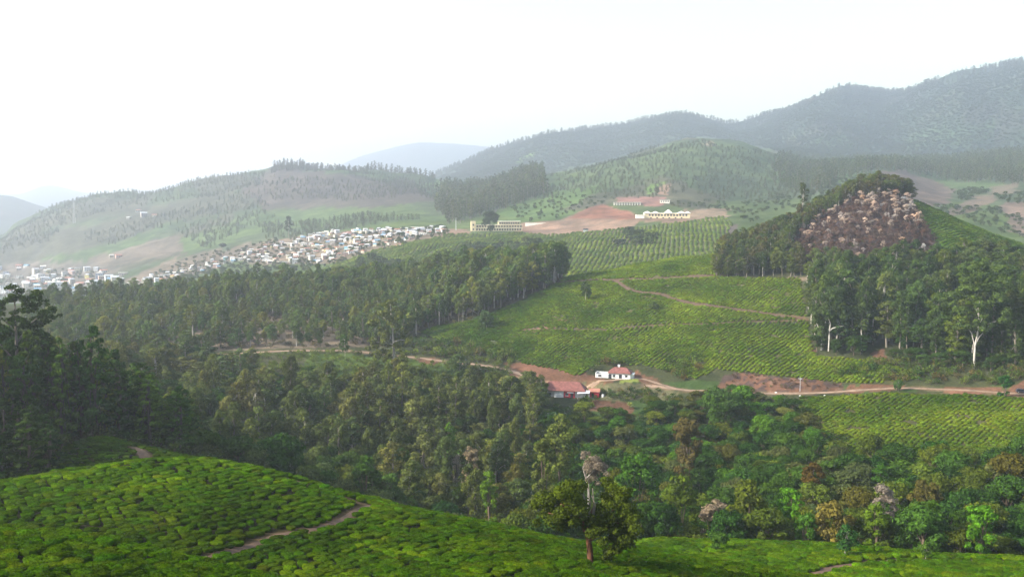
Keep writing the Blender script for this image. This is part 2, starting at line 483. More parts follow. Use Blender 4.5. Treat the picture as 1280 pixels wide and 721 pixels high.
# ---------------------------------------------------------------- land cover
def in_poly(px, py, poly):
    c = np.zeros(px.shape, bool)
    n = len(poly)
    for k in range(n):
        x1, y1 = poly[k]; x2, y2 = poly[(k + 1) % n]
        if y1 == y2: continue
        t = ((y1 > py) != (y2 > py)) & (px < (x2 - x1) * (py - y1) / (y2 - y1) + x1)
        c ^= t
    return c
TEA_SLOPE = [(524, 416), (560, 428), (600, 440), (640, 446), (655, 455), (690, 461), (722, 470), (745, 456), (800, 456), (830, 462), (868, 474), (900, 462), (935, 466), (1000, 472), (1050, 479), (1115, 478), (1160, 470), (1100, 452), (1018, 444), (1008, 400), (1000, 348), (902, 346), (905, 300), (830, 316), (760, 330), (705, 349), (640, 381), (590, 401), (540, 409)]
TEA_FIELD = [(1000, 497), (1060, 494), (1120, 490), (1240, 494), (1340, 500), (1340, 575), (1200, 586), (1100, 588), (1040, 574), (1010, 545), (996, 515)]
TEA_FAR = [(400, 338), (470, 312), (560, 293), (650, 291), (690, 294), (800, 284), (905, 271), (915, 280), (905, 300), (900, 345), (700, 352), (600, 350), (440, 352)]
RIDGE_WOOD = [(30, 385), (60, 378), (200, 366), (300, 352), (430, 344), (560, 340), (700, 340), (704, 352), (640, 380), (590, 400), (530, 411), (505, 432), (440, 434), (300, 437), (240, 441), (150, 443), (30, 440)]
BURNT = [(985, 303), (1030, 272), (1062, 248), (1100, 238), (1140, 255), (1166, 290), (1172, 325), (1120, 350), (1060, 352), (1010, 335)]
VILLAGE_LAND = [(150, 350), (200, 326), (260, 316), (320, 303), (350, 297), (420, 289), (552, 284), (556, 291), (500, 303), (450, 317), (410, 329), (345, 331), (300, 327), (255, 340), (200, 352), (160, 356)]
def cover_colors():
    px, py = project(GX, GY, Z)
    wx = fbm(GX / 9, GY / 9, 3); wy = fbm(GX / 9 + 40, GY / 9, 3)
    sc = np.clip(F_PX / np.maximum(Dg, 30) * 2.2, 2, 14)
    far = Dg > 900
    wfx = fbm(GX / 70, GY / 70, 4); wfy = fbm(GX / 70 + 9, GY / 70, 4)
    qx = px + np.where(far, wfx * 16, wx * sc); qy = py + np.where(far, wfy * 5, wy * sc * 0.4)
    n1 = fbm(GX / 45, GY / 45, 4); n2 = fbm(GX / 400 + 5, GY / 400, 5)
    C = np.zeros(Z.shape + (3,))
    def put(mask, col, w=1.0):
        C[mask] = C[mask] * (1 - w) + np.array(col) * w
    put(np.ones(Z.shape, bool), (0.045, 0.05, 0.025))                       # wood floor
    tea_soil = (0.022, 0.022, 0.010)
    put(Dg < 216, tea_soil)
    put((Dg >= 216) & (Dg < 900), (0.050, 0.055, 0.026))
    put((Dg >= 216) & (Dg < 430) & (n1 > 0.1), (0.055, 0.085, 0.028))
    # below and above the road
    put((Dg > 405) & (Dg < 482) & in_poly(qx, qy, [(250, 447), (420, 441), (545, 453), (640, 466), (680, 490), (640, 500), (500, 492), (380, 476), (250, 470)]), (0.075, 0.11, 0.03))
    put((Dg > 405) & (Dg < 482) & in_poly(qx, qy, [(250, 445), (380, 442), (385, 462), (330, 478), (250, 470)]), (0.085, 0.085, 0.045))
    put((Dg > 430) & (Dg < 720) & in_poly(px, py, RIDGE_WOOD), (0.095, 0.082, 0.055))
    put((Dg > 470) & (Dg < 660) & in_poly(qx, qy, [(200, 420), (300, 395), (440, 392), (470, 432), (300, 437), (200, 440)]), (0.16, 0.125, 0.09))
    put((Dg > 400) & (Dg < 660) & in_poly(qx, qy, TEA_SLOPE), (0.085, 0.082, 0.035))
    put((Dg > 400) & (Dg < 660) & in_poly(qx, qy, [(640, 380), (705, 352), (720, 360), (700, 440), (640, 446), (560, 428), (524, 416)]), (0.06, 0.07, 0.03))
    put((Dg > 440) & (Dg < 560) & in_poly(qx, qy, [(655, 405), (690, 396), (715, 400), (690, 412), (655, 416)]), (0.2, 0.12, 0.085))
    put((Dg > 300) & (Dg < 425) & in_poly(qx, qy, TEA_FIELD), (0.075, 0.07, 0.032))
    put((Dg > 395) & (Dg < 425) & in_poly(qx, qy, [(1262, 497), (1290, 495), (1285, 520), (1262, 530), (1250, 520)]), (0.24, 0.16, 0.10))
    # bare red earth by the road and the houses
    red = (0.15, 0.076, 0.05)
    for poly in ([(522, 446), (545, 447), (556, 452), (540, 456), (522, 452)], [(628, 454), (660, 452), (722, 462), (770, 476), (745, 482), (700, 480), (650, 466)],
                 [(640, 462), (632, 474), (630, 482), (638, 482), (648, 470)], [(893, 487), (905, 470), (935, 462), (960, 470), (1010, 472), (1055, 482), (1060, 488), (1000, 493), (930, 490)],
                 [(1060, 481), (1130, 480), (1130, 488), (1060, 491)], [(1180, 483), (1260, 484), (1290, 470), (1300, 495), (1180, 492)],
                 [(745, 500), (780, 502), (800, 515), (775, 522), (740, 512), (720, 503)], [(790, 462), (826, 476), (822, 484), (790, 474)],
                 [(1010, 440), (1016, 410), (1026, 404), (1022, 440)], [(1086, 440), (1106, 436), (1112, 452), (1095, 458)], [(1196, 412), (1212, 412), (1212, 428), (1196, 428)]):
        put((Dg > 395) & (Dg < 560) & in_poly(qx, qy, poly), red)
    bank = (Dg > 395) & (Dg < 450) & in_poly(qx, qy, [(893, 487), (905, 470), (935, 462), (960, 470), (1010, 472), (1055, 482), (1060, 488), (1000, 493), (930, 490)])
    nb = fbm(GX / 6, GY / 6, 3)
    put(bank & (nb > 0.05), (0.075, 0.05, 0.045)); put(bank & (nb < -0.3), (0.17, 0.10, 0.07))
    put((Dg > 400) & (Dg < 440) & in_poly(qx, qy, [(700, 478), (800, 478), (850, 490), (840, 500), (720, 500)]), (0.12, 0.11, 0.06))
    put((Dg > 405) & (Dg < 440) & in_poly(px, py, [(772, 473), (797, 473), (797, 477), (776, 478)]), (0.22, 0.24, 0.06))
    put((Dg > 400) & (Dg < 440) & in_poly(qx, qy, [(640, 468), (690, 478), (680, 490), (655, 480)]), (0.3, 0.19, 0.12))
    # the small hill
    put((Dg > 470) & (Dg < 720) & in_poly(qx, qy, [(890, 345), (905, 318), (1000, 275), (1085, 236), (1000, 300), (1000, 348)]), (0.06, 0.06, 0.03))
    put((Dg > 470) & (Dg < 720) & in_poly(qx, qy, [(1000, 348), (1012, 330), (1170, 325), (1280, 310), (1300, 460), (1016, 440)]), (0.055, 0.06, 0.03))
    put((Dg > 470) & (Dg < 720) & in_poly(qx, qy, BURNT), (0.052, 0.034, 0.031))
    put((Dg > 470) & (Dg < 720) & in_poly(qx, qy, [(1140, 250), (1160, 256), (1200, 275), (1264, 301), (1300, 312), (1240, 325), (1185, 318), (1160, 290)]), (0.085, 0.15, 0.035))
    put((Dg > 470) & (Dg < 600) & in_poly(qx, qy, [(985, 346), (1060, 347), (1200, 338), (1200, 343), (1060, 352), (985, 350)]), (0.19, 0.14, 0.10))
    # ---- the farther country
    g = Dg >= 690
    hill = g & (Dg < 1330)
    put(hill, (0.07, 0.095, 0.038)); put(hill & (n2 > 0.15), (0.08, 0.11, 0.038))
    put((Dg > 690) & (Dg < 1250) & in_poly(px, py, TEA_FAR), (0.10, 0.105, 0.05))
    mid = Dg >= 1330
    put(mid, (0.062, 0.082, 0.044)); put(mid & (n2 > 0.15), (0.068, 0.1, 0.042)); put(mid & (n2 < -0.25), (0.075, 0.076, 0.052))
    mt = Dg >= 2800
    put(mt, (0.036, 0.052, 0.032)); put(mt & (n2 > 0.3), (0.042, 0.06, 0.032)); put(mt & (n2 < -0.3), (0.046, 0.05, 0.036))  # mountain ground painted dark, standing in for shadow between the trees
    F = [((80, 320), [(170, 305), (220, 294), (240, 300), (235, 315), (180, 325), (100, 345), (60, 345)], (0.12, 0.10, 0.08)),
         (0, [(0, 300), (120, 280), (220, 250), (330, 235), (300, 255), (150, 300), (0, 340)], (0.075, 0.076, 0.055)),
         (0, [(300, 240), (345, 206), (400, 215), (520, 228), (545, 250), (500, 262), (420, 258), (330, 262)], (0.072, 0.062, 0.054)),
         (0, [(330, 262), (420, 258), (470, 262), (440, 282), (330, 290), (230, 320), (225, 300)], (0.078, 0.11, 0.045)),
         (0, [(440, 258), (520, 256), (530, 272), (450, 275)], (0.085, 0.115, 0.045)),
         (0, [(535, 232), (575, 216), (575, 226), (545, 236)], (0.13, 0.2, 0.05)),
         (0, [(640, 200), (675, 188), (672, 195), (645, 203)], (0.12, 0.19, 0.05)),
         (0, [(615, 265), (680, 240), (750, 232), (760, 252), (720, 270), (660, 280)], (0.075, 0.115, 0.04)),
         (0, [(690, 215), (800, 192), (880, 172), (960, 186), (1005, 205), (990, 225), (900, 215), (760, 235)], (0.075, 0.102, 0.045)),
         (0, [(775, 235), (830, 220), (860, 230), (905, 250), (880, 262), (800, 255), (700, 262)], (0.085, 0.085, 0.055)),
         (0, [(800, 238), (826, 226), (830, 230), (808, 242)], (0.13, 0.2, 0.05)),
         (0, [(822, 236), (838, 232), (838, 242), (824, 244)], (0.28, 0.18, 0.13)),
         (0, [(880, 176), (890, 176), (892, 184), (884, 184)], (0.26, 0.2, 0.14)),
         (0, [(770, 248), (788, 245), (830, 246), (836, 258), (770, 258)], (0.21, 0.12, 0.10)),
         (0, [(1096, 215), (1130, 212), (1190, 236), (1180, 256), (1130, 258), (1110, 245)], (0.11, 0.085, 0.07)),
         (0, [(1174, 268), (1200, 252), (1240, 244), (1246, 252), (1215, 264), (1180, 272)], (0.14, 0.11, 0.085)),
         (0, [(1236, 232), (1270, 229), (1272, 240), (1240, 246)], (0.14, 0.115, 0.085)),
         (0, [(1255, 252), (1300, 248), (1300, 300), (1255, 290)], (0.14, 0.105, 0.085)),
         (0, [(640, 290), (655, 279), (700, 276), (712, 268), (745, 256), (790, 266), (800, 272), (912, 260), (914, 268), (880, 276), (800, 277), (720, 292), (660, 291)], (0.2, 0.13, 0.095)),
         (0, [(708, 274), (728, 262), (748, 257), (792, 267), (793, 274), (740, 276)], (0.21, 0.1, 0.07)),
         (0, [(660, 284), (760, 278), (800, 277), (780, 288), (700, 296), (660, 292)], (0.21, 0.14, 0.105)),
         (0, [(860, 262), (912, 260), (914, 269), (885, 276), (860, 272)], (0.2, 0.145, 0.105)),
         (0, [(480, 300), (556, 286), (590, 288), (590, 293), (540, 298), (470, 314)], (0.2, 0.135, 0.1)),
         (0, [(900, 290), (925, 278), (930, 300), (906, 308)], (0.13, 0.10, 0.085)),
         (0, [(760, 302), (790, 289), (820, 296), (810, 305)], (0.12, 0.085, 0.095)),
         (0, [(0, 330), (90, 325), (150, 335), (140, 350), (0, 372)], (0.12, 0.105, 0.088)),
         (0, VILLAGE_LAND, (0.13, 0.105, 0.08)),
         (0, [(985, 195), (1010, 175), (1060, 165), (1075, 180), (1040, 195)], (0.05, 0.08, 0.036)),
         (0, [(1120, 185), (1150, 165), (1240, 150), (1240, 175), (1170, 185)], (0.05, 0.08, 0.036)),
         (0, [(960, 190), (985, 180), (1010, 152), (1000, 175), (975, 196)], (0.08, 0.085, 0.045)),
         (0, [(1140, 165), (1190, 106), (1240, 92), (1290, 80), (1290, 110), (1230, 118), (1180, 145)], (0.05, 0.06, 0.038))]
    for _, poly, col in F:
        put(g & (Dg > 720) & in_poly(qx, qy, poly), col)
    for key, (P, hw) in PATHS.items():
        lo, hi = P.min(0) - 12, P.max(0) + 12
        sel = (GX > lo[0]) & (GX < hi[0]) & (GY > lo[1]) & (GY < hi[1])
        d, _ = dist_to_path(GX[sel], GY[sel], P)
        w = np.clip((hw + 1.0 - d) / 1.0, 0, 1)[:, None]
        C[sel] = C[sel] * (1 - w) + np.array((0.13, 0.085, 0.05) if hw < 1.5 else (0.22, 0.145, 0.095)) * w
    return C

def ground_material():
    m, nt, out = new_mat("land_cover")
    b = N(nt, "ShaderNodeBsdfPrincipled")
    a = N(nt, "ShaderNodeAttribute", attribute_name="cover")
    geo = N(nt, "ShaderNodeNewGeometry")
    n1 = noise(nt, 0.9, 5, 0.7, geo.outputs["Position"])
    n2 = noise(nt, 0.035, 7, 0.72, geo.outputs["Position"], 0.6)
    c = mul_color(nt, a.outputs["Color"], ramp(nt, n1, [(0.3, (0.66, 0.68, 0.7)), (0.7, (1.35, 1.32, 1.25))]))
    c = mul_color(nt, c, ramp(nt, n2, [(0.32, (0.62, 0.68, 0.66)), (0.68, (1.4, 1.34, 1.3))]))
    n3 = noise(nt, 0.011, 8, 0.75, geo.outputs["Position"], 0.9)
    c = mul_color(nt, c, ramp(nt, n3, [(0.36, (0.66, 0.72, 0.72)), (0.64, (1.32, 1.26, 1.24))]))
    nt.links.new(c, b.inputs["Base Color"])
    b.inputs["Roughness"].default_value = 1.0
    b.inputs["Specular IOR Level"].default_value = 0.0
    bp = N(nt, "ShaderNodeBump")
    bp.inputs["Strength"].default_value = 0.8
    bp.inputs["Distance"].default_value = 0.5
    nt.links.new(n1, bp.inputs["Height"])
    nt.links.new(bp.outputs[0], b.inputs["Normal"])
    nt.links.new(b.outputs[0], out.inputs[0])
    return m
M_GROUND = ground_material()

def build_ground():
    na, nd = Z.shape
    V = np.stack([GX, GY, Z], axis=-1).reshape(-1, 3)
    i = np.arange(na)[:, None]; j = np.arange(nd - 1)[None]
    i2 = (i + 1) % na
    Q = np.stack([i * nd + j, i * nd + j + 1, i2 * nd + j + 1, i2 * nd + j], axis=-1).reshape(-1, 4)
    me = mesh_np("ground", V, Q, None, [M_GROUND], None, True)
    att = me.color_attributes.new("cover", 'FLOAT_COLOR', 'POINT')
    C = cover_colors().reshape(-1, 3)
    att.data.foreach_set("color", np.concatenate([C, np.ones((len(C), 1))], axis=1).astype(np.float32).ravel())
    tag(obj("ground", me), "rolling hill country of tea slopes, valley and far ranges", "ground", kind="structure")
build_ground()

M_ROAD = plain_mat("sandy_earth", (0.27, 0.18, 0.12), 0.95, 0.4, 0.4)
M_PATH = plain_mat("trodden_earth", (0.105, 0.064, 0.042), 0.95, 0.4, 1.2)
def ribbon(name, key, label, mat, w=None, lift=0.06):
    P, hw = PATHS[key]
    hw = w or hw
    t = np.gradient(P, axis=0); t /= np.linalg.norm(t, axis=1)[:, None] + 1e-9
    nrm = np.stack([-t[:, 1], t[:, 0]], axis=1)
    rows = []
    wob = 1 + 0.25 * perlin(np.arange(len(P)) * 0.35, np.full(len(P), 2.5))
    for s in (-1, -0.5, 0, 0.5, 1):
        q = P + nrm * (s * hw * wob)[:, None]
        rows.append(np.column_stack([q, height(q[:, 0], q[:, 1]) + lift - 0.05 * abs(s)]))
    V = np.stack(rows, axis=1).reshape(-1, 3)
    n = len(P)
    Q = [(i * 5 + k, i * 5 + k + 1, (i + 1) * 5 + k + 1, (i + 1) * 5 + k) for i in range(n - 1) for k in range(4)]
    tag(obj(name, mesh_np(name, V, np.array(Q)[:, ::-1], None, [mat], None, True)), label, "road" if "road" in name or "track" in name else "path", kind="structure")
ribbon("dirt_road", "dirt_road", "sandy dirt road running below the eucalyptus ridge", M_ROAD, lift=0.12)
ribbon("dirt_road", "dirt_road_below_slope", "sandy dirt road at the foot of the tea slope", M_ROAD, lift=0.12)
ribbon("cottage_track", "cottage_track", "earth track beside the two red-roofed houses", M_ROAD, lift=0.1)
ribbon("footpath", "slope_path", "lower footpath across the tea slope", M_PATH)
ribbon("footpath", "upper_slope_path", "upper footpath slanting down the tea slope", M_PATH)
ribbon("footpath", "crest_path", "path along the top of the tea slope", M_PATH)
ribbon("footpath", "hill_path", "red earth path crossing the near tea hill", M_PATH)
ribbon("footpath", "back_path", "short brown path behind the near tea hill", M_PATH)
ribbon("footpath", "strip_path", "earth path through the low tea strip", M_PATH)

# ---------------------------------------------------------------- plants: shapes
def leaf_quads(P, Nrm, size, r, aspect=0.7):
    n = len(P)
    Nrm = Nrm / (np.linalg.norm(Nrm, axis=1)[:, None] + 1e-9)
    a = np.cross(Nrm, r.normal(size=(n, 3))); a /= np.linalg.norm(a, axis=1)[:, None] + 1e-9
    b = np.cross(Nrm, a)
    s = size * r.uniform(0.6, 1.35, n)[:, None]
    bend = Nrm * s * 0.25
    V = np.stack([P - a * s, P - b * s * aspect - bend, P + a * s, P + b * s * aspect - bend], axis=1).reshape(-1, 3)
    return V, np.arange(4 * n).reshape(n, 4)

def cloud(mb, r, clumps, per, size, low=0.35, jitter=0.33, m=0):
    """Leaf clusters over the shells of several rounded clumps; few on their undersides."""
    for c, rad in clumps:
        rad = np.asarray(rad, float) * np.ones(3)
        k = max(6, int(per * (rad[0] * rad[1] + rad[0] * rad[2]) / 2))
        d = r.normal(size=(k, 3)); d /= np.linalg.norm(d, axis=1)[:, None]
        keep = (d[:, 2] > -0.25) | (r.random(k) < low)
        d = d[keep]; k = len(d)
        f = r.uniform(0.62, 1.08, k)[:, None]
        lump = 1 + 0.18 * np.sin(d[:, :1] * 5.1 + c[0]) * np.cos(d[:, 1:2] * 4.3 + c[1])
        P = np.asarray(c) + d * rad * f * lump
        V, Q = leaf_quads(P, d / rad * rad.mean() + jitter * r.normal(size=(k, 3)), size, r)
        mb.add(V, Q, m=m)

def limbs(mb, base_h, tips, r0, r, lean=(0, 0), split=0.45, m=0, sides=6):
    """A tapered, slightly bent trunk with limbs that reach for the tips."""
    top = np.array([lean[0], lean[1], base_h])
    pts = [np.zeros(3) - (0, 0, 0.6), np.array([lean[0] * 0.1, lean[1] * 0.1, base_h * 0.3]), np.array([lean[0] * 0.45, lean[1] * 0.45, base_h * 0.65]), top]
    for q in pts[1:3]: q[:2] += r.normal(size=2) * base_h * 0.012
    mb.tube(pts, [r0 * 1.25, r0, r0 * 0.85, r0 * 0.6], sides, m)
    for t in tips:
        t = np.asarray(t, float)
        f = r.uniform(split, 1.0)
        s = pts[2] + (top - pts[2]) * max(0, (f - 0.65) / 0.35) if f > 0.65 else pts[1] + (pts[2] - pts[1]) * ((f - 0.3) / 0.35)
        mid = (s * 0.45 + t * 0.55) + np.array([0, 0, 0.08 * np.linalg.norm(t - s)]) + r.normal(size=3) * 0.15
        mb.tube([s, mid, t], [r0 * 0.42, r0 * 0.28, r0 * 0.1], 5, m)

def broadleaf(r, h=12.0, w=5.0, n=15, per=64.0, leaf=0.36, flat=0.75, base=0.3, low=0.35, skirt=0.33):
    """Rounded valley tree: dome of clumps on forking limbs."""
    clumps, tips = [], []
    zc = h * (base + (1 - base) * 0.45)
    for k in range(n):
        a = k * 2.4 + r.uniform(-0.4, 0.4)
        u = math.sqrt((k + 0.5) / n)
        x, y = math.cos(a) * u * w * 0.72, math.sin(a) * u * w * 0.72
        z = zc + (h - zc - w * 0.24) * math.sqrt(max(0, 1 - u * u * 0.9)) * r.uniform(0.72, 1.05) - (r.random() < 0.35) * h * 0.18 * u
        q = w * r.uniform(0.26, 0.44)
        clumps.append(((x, y, z), (q, q, q * flat)))
        if k % 2 == 0: tips.append((x * 0.85, y * 0.85, z - q * 0.2))
    for k in range(int(n * skirt)):
        a = r.uniform(0, 6.28); u = r.uniform(0.2, 0.78)
        clumps.append(((math.cos(a) * w * u, math.sin(a) * w * u, h * r.uniform(base, max(base + 0.08, 0.55 if skirt < 0.5 else 0.75))), w * r.uniform(0.22, 0.33)))
    cr, tr = MB(), MB()
    cloud(cr, r, clumps, per, leaf, low)
    limbs(tr, h * (base + 0.22), tips, min(0.024 * h, 0.3), r, r.normal(size=2) * 0.3)
    return cr, tr

def eucalyptus(r, h=24.0, w=3.6, n=17, per=52.0, leaf=0.4, clear=0.38, flat=0.8):
    """Tall gum: long bare bole, loose clumps stepping up to an open top."""
    clumps, tips = [], []
    lean = r.normal(size=2) * h * 0.02
    for k in range(n):
        f = clear + (1 - clear) * (k + 0.6) / n
        a = k * 2.4 + r.uniform(-0.6, 0.6)
        ww = w * (0.3 + 0.7 * math.sin(math.pi * (0.14 + 0.6 * (f - clear) / (1 - clear))))
        u = r.uniform(0.3, 0.85) if k < n - 2 else 0.15
        x, y = lean[0] * f + math.cos(a) * ww * u, lean[1] * f + math.sin(a) * ww * u
        q = w * r.uniform(0.28, 0.46)
        z = h * f - q * 0.5
        clumps.append(((x, y, z), (q, q, q * flat * r.uniform(0.8, 1.3))))
        if k % 2 == 0: tips.append((x, y, z - q * 0.3))
    cr, tr = MB(), MB()
    cloud(cr, r, clumps, per, leaf, 0.45, 0.36)
    limbs(tr, h * 0.9, tips, 0.0125 * h, r, lean, 0.4)
    return cr, tr

def forest_tree(r, h=28.0, w=4.2, n=32, per=44.0, leaf=0.5):
    """Dark tall tree of a close stand: narrow dome tapering to a soft point."""
    clumps, tips = [], []
    for k in range(n):
        f = 0.14 + 0.84 * (k + 0.5) / n
        a = k * 2.4 + r.uniform(-0.5, 0.5)
        ww = w * min(1.0, (1.1 - f) * 2.0) ** 0.7
        x, y = math.cos(a) * ww * r.uniform(0.35, 0.8), math.sin(a) * ww * r.uniform(0.35, 0.8)
        if k >= n - 2: x, y = x * 0.2, y * 0.2
        q = w * r.uniform(0.24, 0.38) * (1.15 - 0.5 * f)
        clumps.append(((x, y, h * f - q * 0.4), (q, q, q * 0.75)))
        if k % 3 == 0: tips.append((x, y, h * f - q))
    cr, tr = MB(), MB()
    cloud(cr, r, clumps, per, leaf, 0.4, 0.36)
    limbs(tr, h * 0.88, tips, 0.012 * h, r, r.normal(size=2) * 0.5, 0.4)
    return cr, tr

def shrub(r, h=2.6, w=2.0, n=6, per=26.0, leaf=0.26):
    clumps = []
    for k in range(n):
        a = k * 2.4; u = math.sqrt(k / n)
        q = w * r.uniform(0.34, 0.5)
        clumps.append(((math.cos(a) * u * w * 0.65, math.sin(a) * u * w * 0.65, max(q * 0.5, h * (0.72 - 0.35 * u) * r.uniform(0.8, 1.1))), (q, q, q * 0.85)))
    cr, tr = MB(), MB()
    cloud(cr, r, clumps, per, leaf, 0.5)
    for k in range(4):
        a = r.uniform(0, 6.28)
        tr.tube([(0, 0, -0.3), (math.cos(a) * w * 0.25, math.sin(a) * w * 0.25, h * 0.35), (math.cos(a) * w * 0.5, math.sin(a) * w * 0.5, h * 0.6)], [0.08, 0.06, 0.02], 4)
    return cr, tr

def tea_bush(r, h=0.9, w=0.95, per=230, leaf=0.11):
    """Plucked tea bush: flat-topped cushion of leaves on a woody body."""
    mb = MB()
    rings, seg = 5, 12
    prof = [(0.62, 0.02), (0.9, 0.35), (1.0, 0.7), (0.93, 0.9), (0.6, 0.985)]
    ph = r.uniform(0, 6.28, 3)
    V = []
    for q, zz in prof:
        for k in range(seg):
            a = k / seg * 2 * math.pi
            lump = 1 + 0.12 * math.sin(2 * a + ph[0]) + 0.09 * math.sin(3 * a + ph[1] + 3 * zz) + 0.05 * math.sin(5 * a + ph[2])
            V.append((math.cos(a) * q * w * lump, math.sin(a) * q * w * lump, h * zz * (1 + 0.05 * math.sin(3 * a + ph[2]))))
    V.append((0, 0, h * 0.99))
    Q = [(i * seg + k, i * seg + (k + 1) % seg, (i + 1) * seg + (k + 1) % seg, (i + 1) * seg + k) for i in range(rings - 1) for k in range(seg)]
    T = [((rings - 1) * seg + k, (rings - 1) * seg + (k + 1) % seg, rings * seg) for k in range(seg)]
    mb.add(np.array(V) - (0, 0, 0.15), Q, T)
    a = r.uniform(0, 6.28, per); u = np.sqrt(r.random(per))
    lump = 1 + 0.12 * np.sin(2 * a + ph[0]) + 0.09 * np.sin(3 * a + ph[1] + 2)
    z = h * (0.99 - 0.2 * u ** 5) + r.uniform(-0.03, 0.07, per)
    P = np.stack([np.cos(a) * u * w * lump * 1.0, np.sin(a) * u * w * lump * 1.0, z - 0.15], axis=1)
    Nn = np.stack([np.cos(a) * u ** 3 * 0.9, np.sin(a) * u ** 3 * 0.9, np.ones(per)], axis=1) + 0.7 * r.normal(size=(per, 3))
    V, Q = leaf_quads(P, Nn, leaf, r)
    mb.add(V, Q)
    return mb

def pair(name, cr, tr, bark):
    """Meshes of a tree's crown and trunk, and one mesh of both for use in a mass."""
    both = MB()
    for s, m in ((cr, 0), (tr, 1)):
        V = np.concatenate(s.V)
        both.add(V, np.concatenate(s.Q) if s.Q else None, None, m=m)
    return (cr.mesh(name + "_crown", [M_LEAF]), tr.mesh(name + "_trunk", [bark], True), both.mesh(name + "_whole", [M_LEAF_MASS, bark]))

def rr(k): return np.random.default_rng(100 + k)
BROAD = [pair("broadleaf", *broadleaf(rr(k), h=12 + (k % 3), w=4.6 + 0.4 * (k % 4), n=13 + 2 * (k % 4), flat=0.65 + 0.1 * (k % 3)), M_BARK) for k in range(7)]
EUCA_W = [4.0, 4.4, 4.9, 4.2, 4.7, 5.1, 4.2, 4.5]
EUCA = [pair("eucalyptus", *eucalyptus(rr(20 + k), h=24, w=EUCA_W[k], n=(20 if k < 6 else 15), clear=(0.2 + 0.08 * (k % 3) if k < 6 else 0.46), flat=0.85), (M_GREY if k < 6 else M_PALE)) for k in range(8)]
M_DARKBARK = bark_mat("dark_bark", (0.035, 0.03, 0.024), (0.085, 0.07, 0.055))
STAND = [pair("forest_tree", *forest_tree(rr(40 + k), w=3.9 + 0.4 * (k % 3)), M_DARKBARK) for k in range(5)]
SHRUB = [pair("shrub", *shrub(rr(60 + k), w=1.8 + 0.25 * k), M_BARK) for k in range(4)]
SCORCH = [pair("scorched_tree", *broadleaf(rr(70 + k), h=7, w=2.3, n=8, per=70, leaf=0.3, flat=0.9, base=0.5), M_BARK) for k in range(4)]
SMALL_E = [pair("far_eucalyptus", *eucalyptus(rr(80 + k), h=24, w=3.8, n=13, per=11.0, leaf=0.85, clear=0.18), M_GREY) for k in range(4)]
CLUMP = [pair("far_trees", *broadleaf(rr(90 + k), h=15, w=9, n=9, per=4.5, leaf=1.4, flat=0.7, base=0.1), M_BARK) for k in range(4)]
BUSH = [tea_bush(rr(110 + k)) for k in range(6)]
BUSH_ONE = [b.mesh("tea_bush", [M_LEAF]) for b in BUSH]
BUSH_MASS = [b.mesh("tea_bush_of_mass", [M_LEAF_MASS]) for b in BUSH]
BUSH_FAR = [tea_bush(rr(120 + k), per=34, leaf=0.26).mesh("far_tea_bush", [M_LEAF_MASS]) for k in range(4)]

# ---------------------------------------------------------------- plants: masses that nobody counts
def mass(name, pts, yaw, scl, tint, variant, meshes, label, cat):
    """One object whose points carry a plant each."""
    pts = np.asarray(pts, np.float32).reshape(-1, 3)
    n = len(pts)
    me = bpy.data.meshes.new(name)
    me.vertices.add(n)
    me.vertices.foreach_set("co", pts.ravel())
    def attr(nm, kind, key, data):
        a = me.attributes.new(nm, kind, 'POINT')
        a.data.foreach_set(key, np.ascontiguousarray(data).ravel())
    attr("rot", 'FLOAT_VECTOR', "vector", np.column_stack([np.zeros(n), np.zeros(n), yaw]).astype(np.float32))
    scl = np.asarray(scl, np.float32)
    attr("scl", 'FLOAT_VECTOR', "vector", scl if scl.ndim == 2 else np.column_stack([scl] * 3))
    attr("tint", 'FLOAT_COLOR', "color", np.column_stack([tint, np.ones(n)]).astype(np.float32))
    attr("pick", 'INT', "value", np.asarray(variant, np.int32))
    o = obj(name, me)
    tag(o, label, cat, kind="stuff")
    g = bpy.data.node_groups.new(name, 'GeometryNodeTree')
    g.interface.new_socket("Geometry", in_out='INPUT', socket_type='NodeSocketGeometry')
    g.interface.new_socket("Geometry", in_out='OUTPUT', socket_type='NodeSocketGeometry')
    gi, go = g.nodes.new("NodeGroupInput"), g.nodes.new("NodeGroupOutput")
    join = g.nodes.new("GeometryNodeJoinGeometry")
    for me_v in reversed(meshes):
        p = bpy.data.objects.new(name + "_plant", me_v)
        oi = g.nodes.new("GeometryNodeObjectInfo"); oi.inputs["Object"].default_value = p
        oi.inputs["As Instance"].default_value = False
        ti = g.nodes.new("GeometryNodeGeometryToInstance")
        g.links.new(oi.outputs["Geometry"], ti.inputs[0])
        g.links.new(ti.outputs[0], join.inputs[0])
    iop = g.nodes.new("GeometryNodeInstanceOnPoints")
    iop.inputs["Pick Instance"].default_value = True
    g.links.new(gi.outputs[0], iop.inputs["Points"])
    g.links.new(join.outputs[0], iop.inputs["Instance"])
    def named(nm, dt):
        q = g.nodes.new("GeometryNodeInputNamedAttribute"); q.data_type = dt
        q.inputs["Name"].default_value = nm
        return q.outputs["Attribute"]
    g.links.new(named("rot", 'FLOAT_VECTOR'), iop.inputs["Rotation"])
    g.links.new(named("scl", 'FLOAT_VECTOR'), iop.inputs["Scale"])
    g.links.new(named("pick", 'INT'), iop.inputs["Instance Index"])
    g.links.new(iop.outputs[0], go.inputs[0])
    md = o.modifiers.new("plants", 'NODES')
    md.node_group = g
    return o

def tints(n, base, spread=0.18, r=rng):
    """Colours round a base colour: lightness and a drift between yellow and blue-green."""
    base = np.asarray(base, float)
    l = np.exp(r.normal(0, spread, n))[:, None]
    t = r.normal(0, 0.5 * spread, n)[:, None]
    return np.clip(base * l * (1 + t * np.array([1.0, 0.2, -0.6])), 0.004, 0.8)

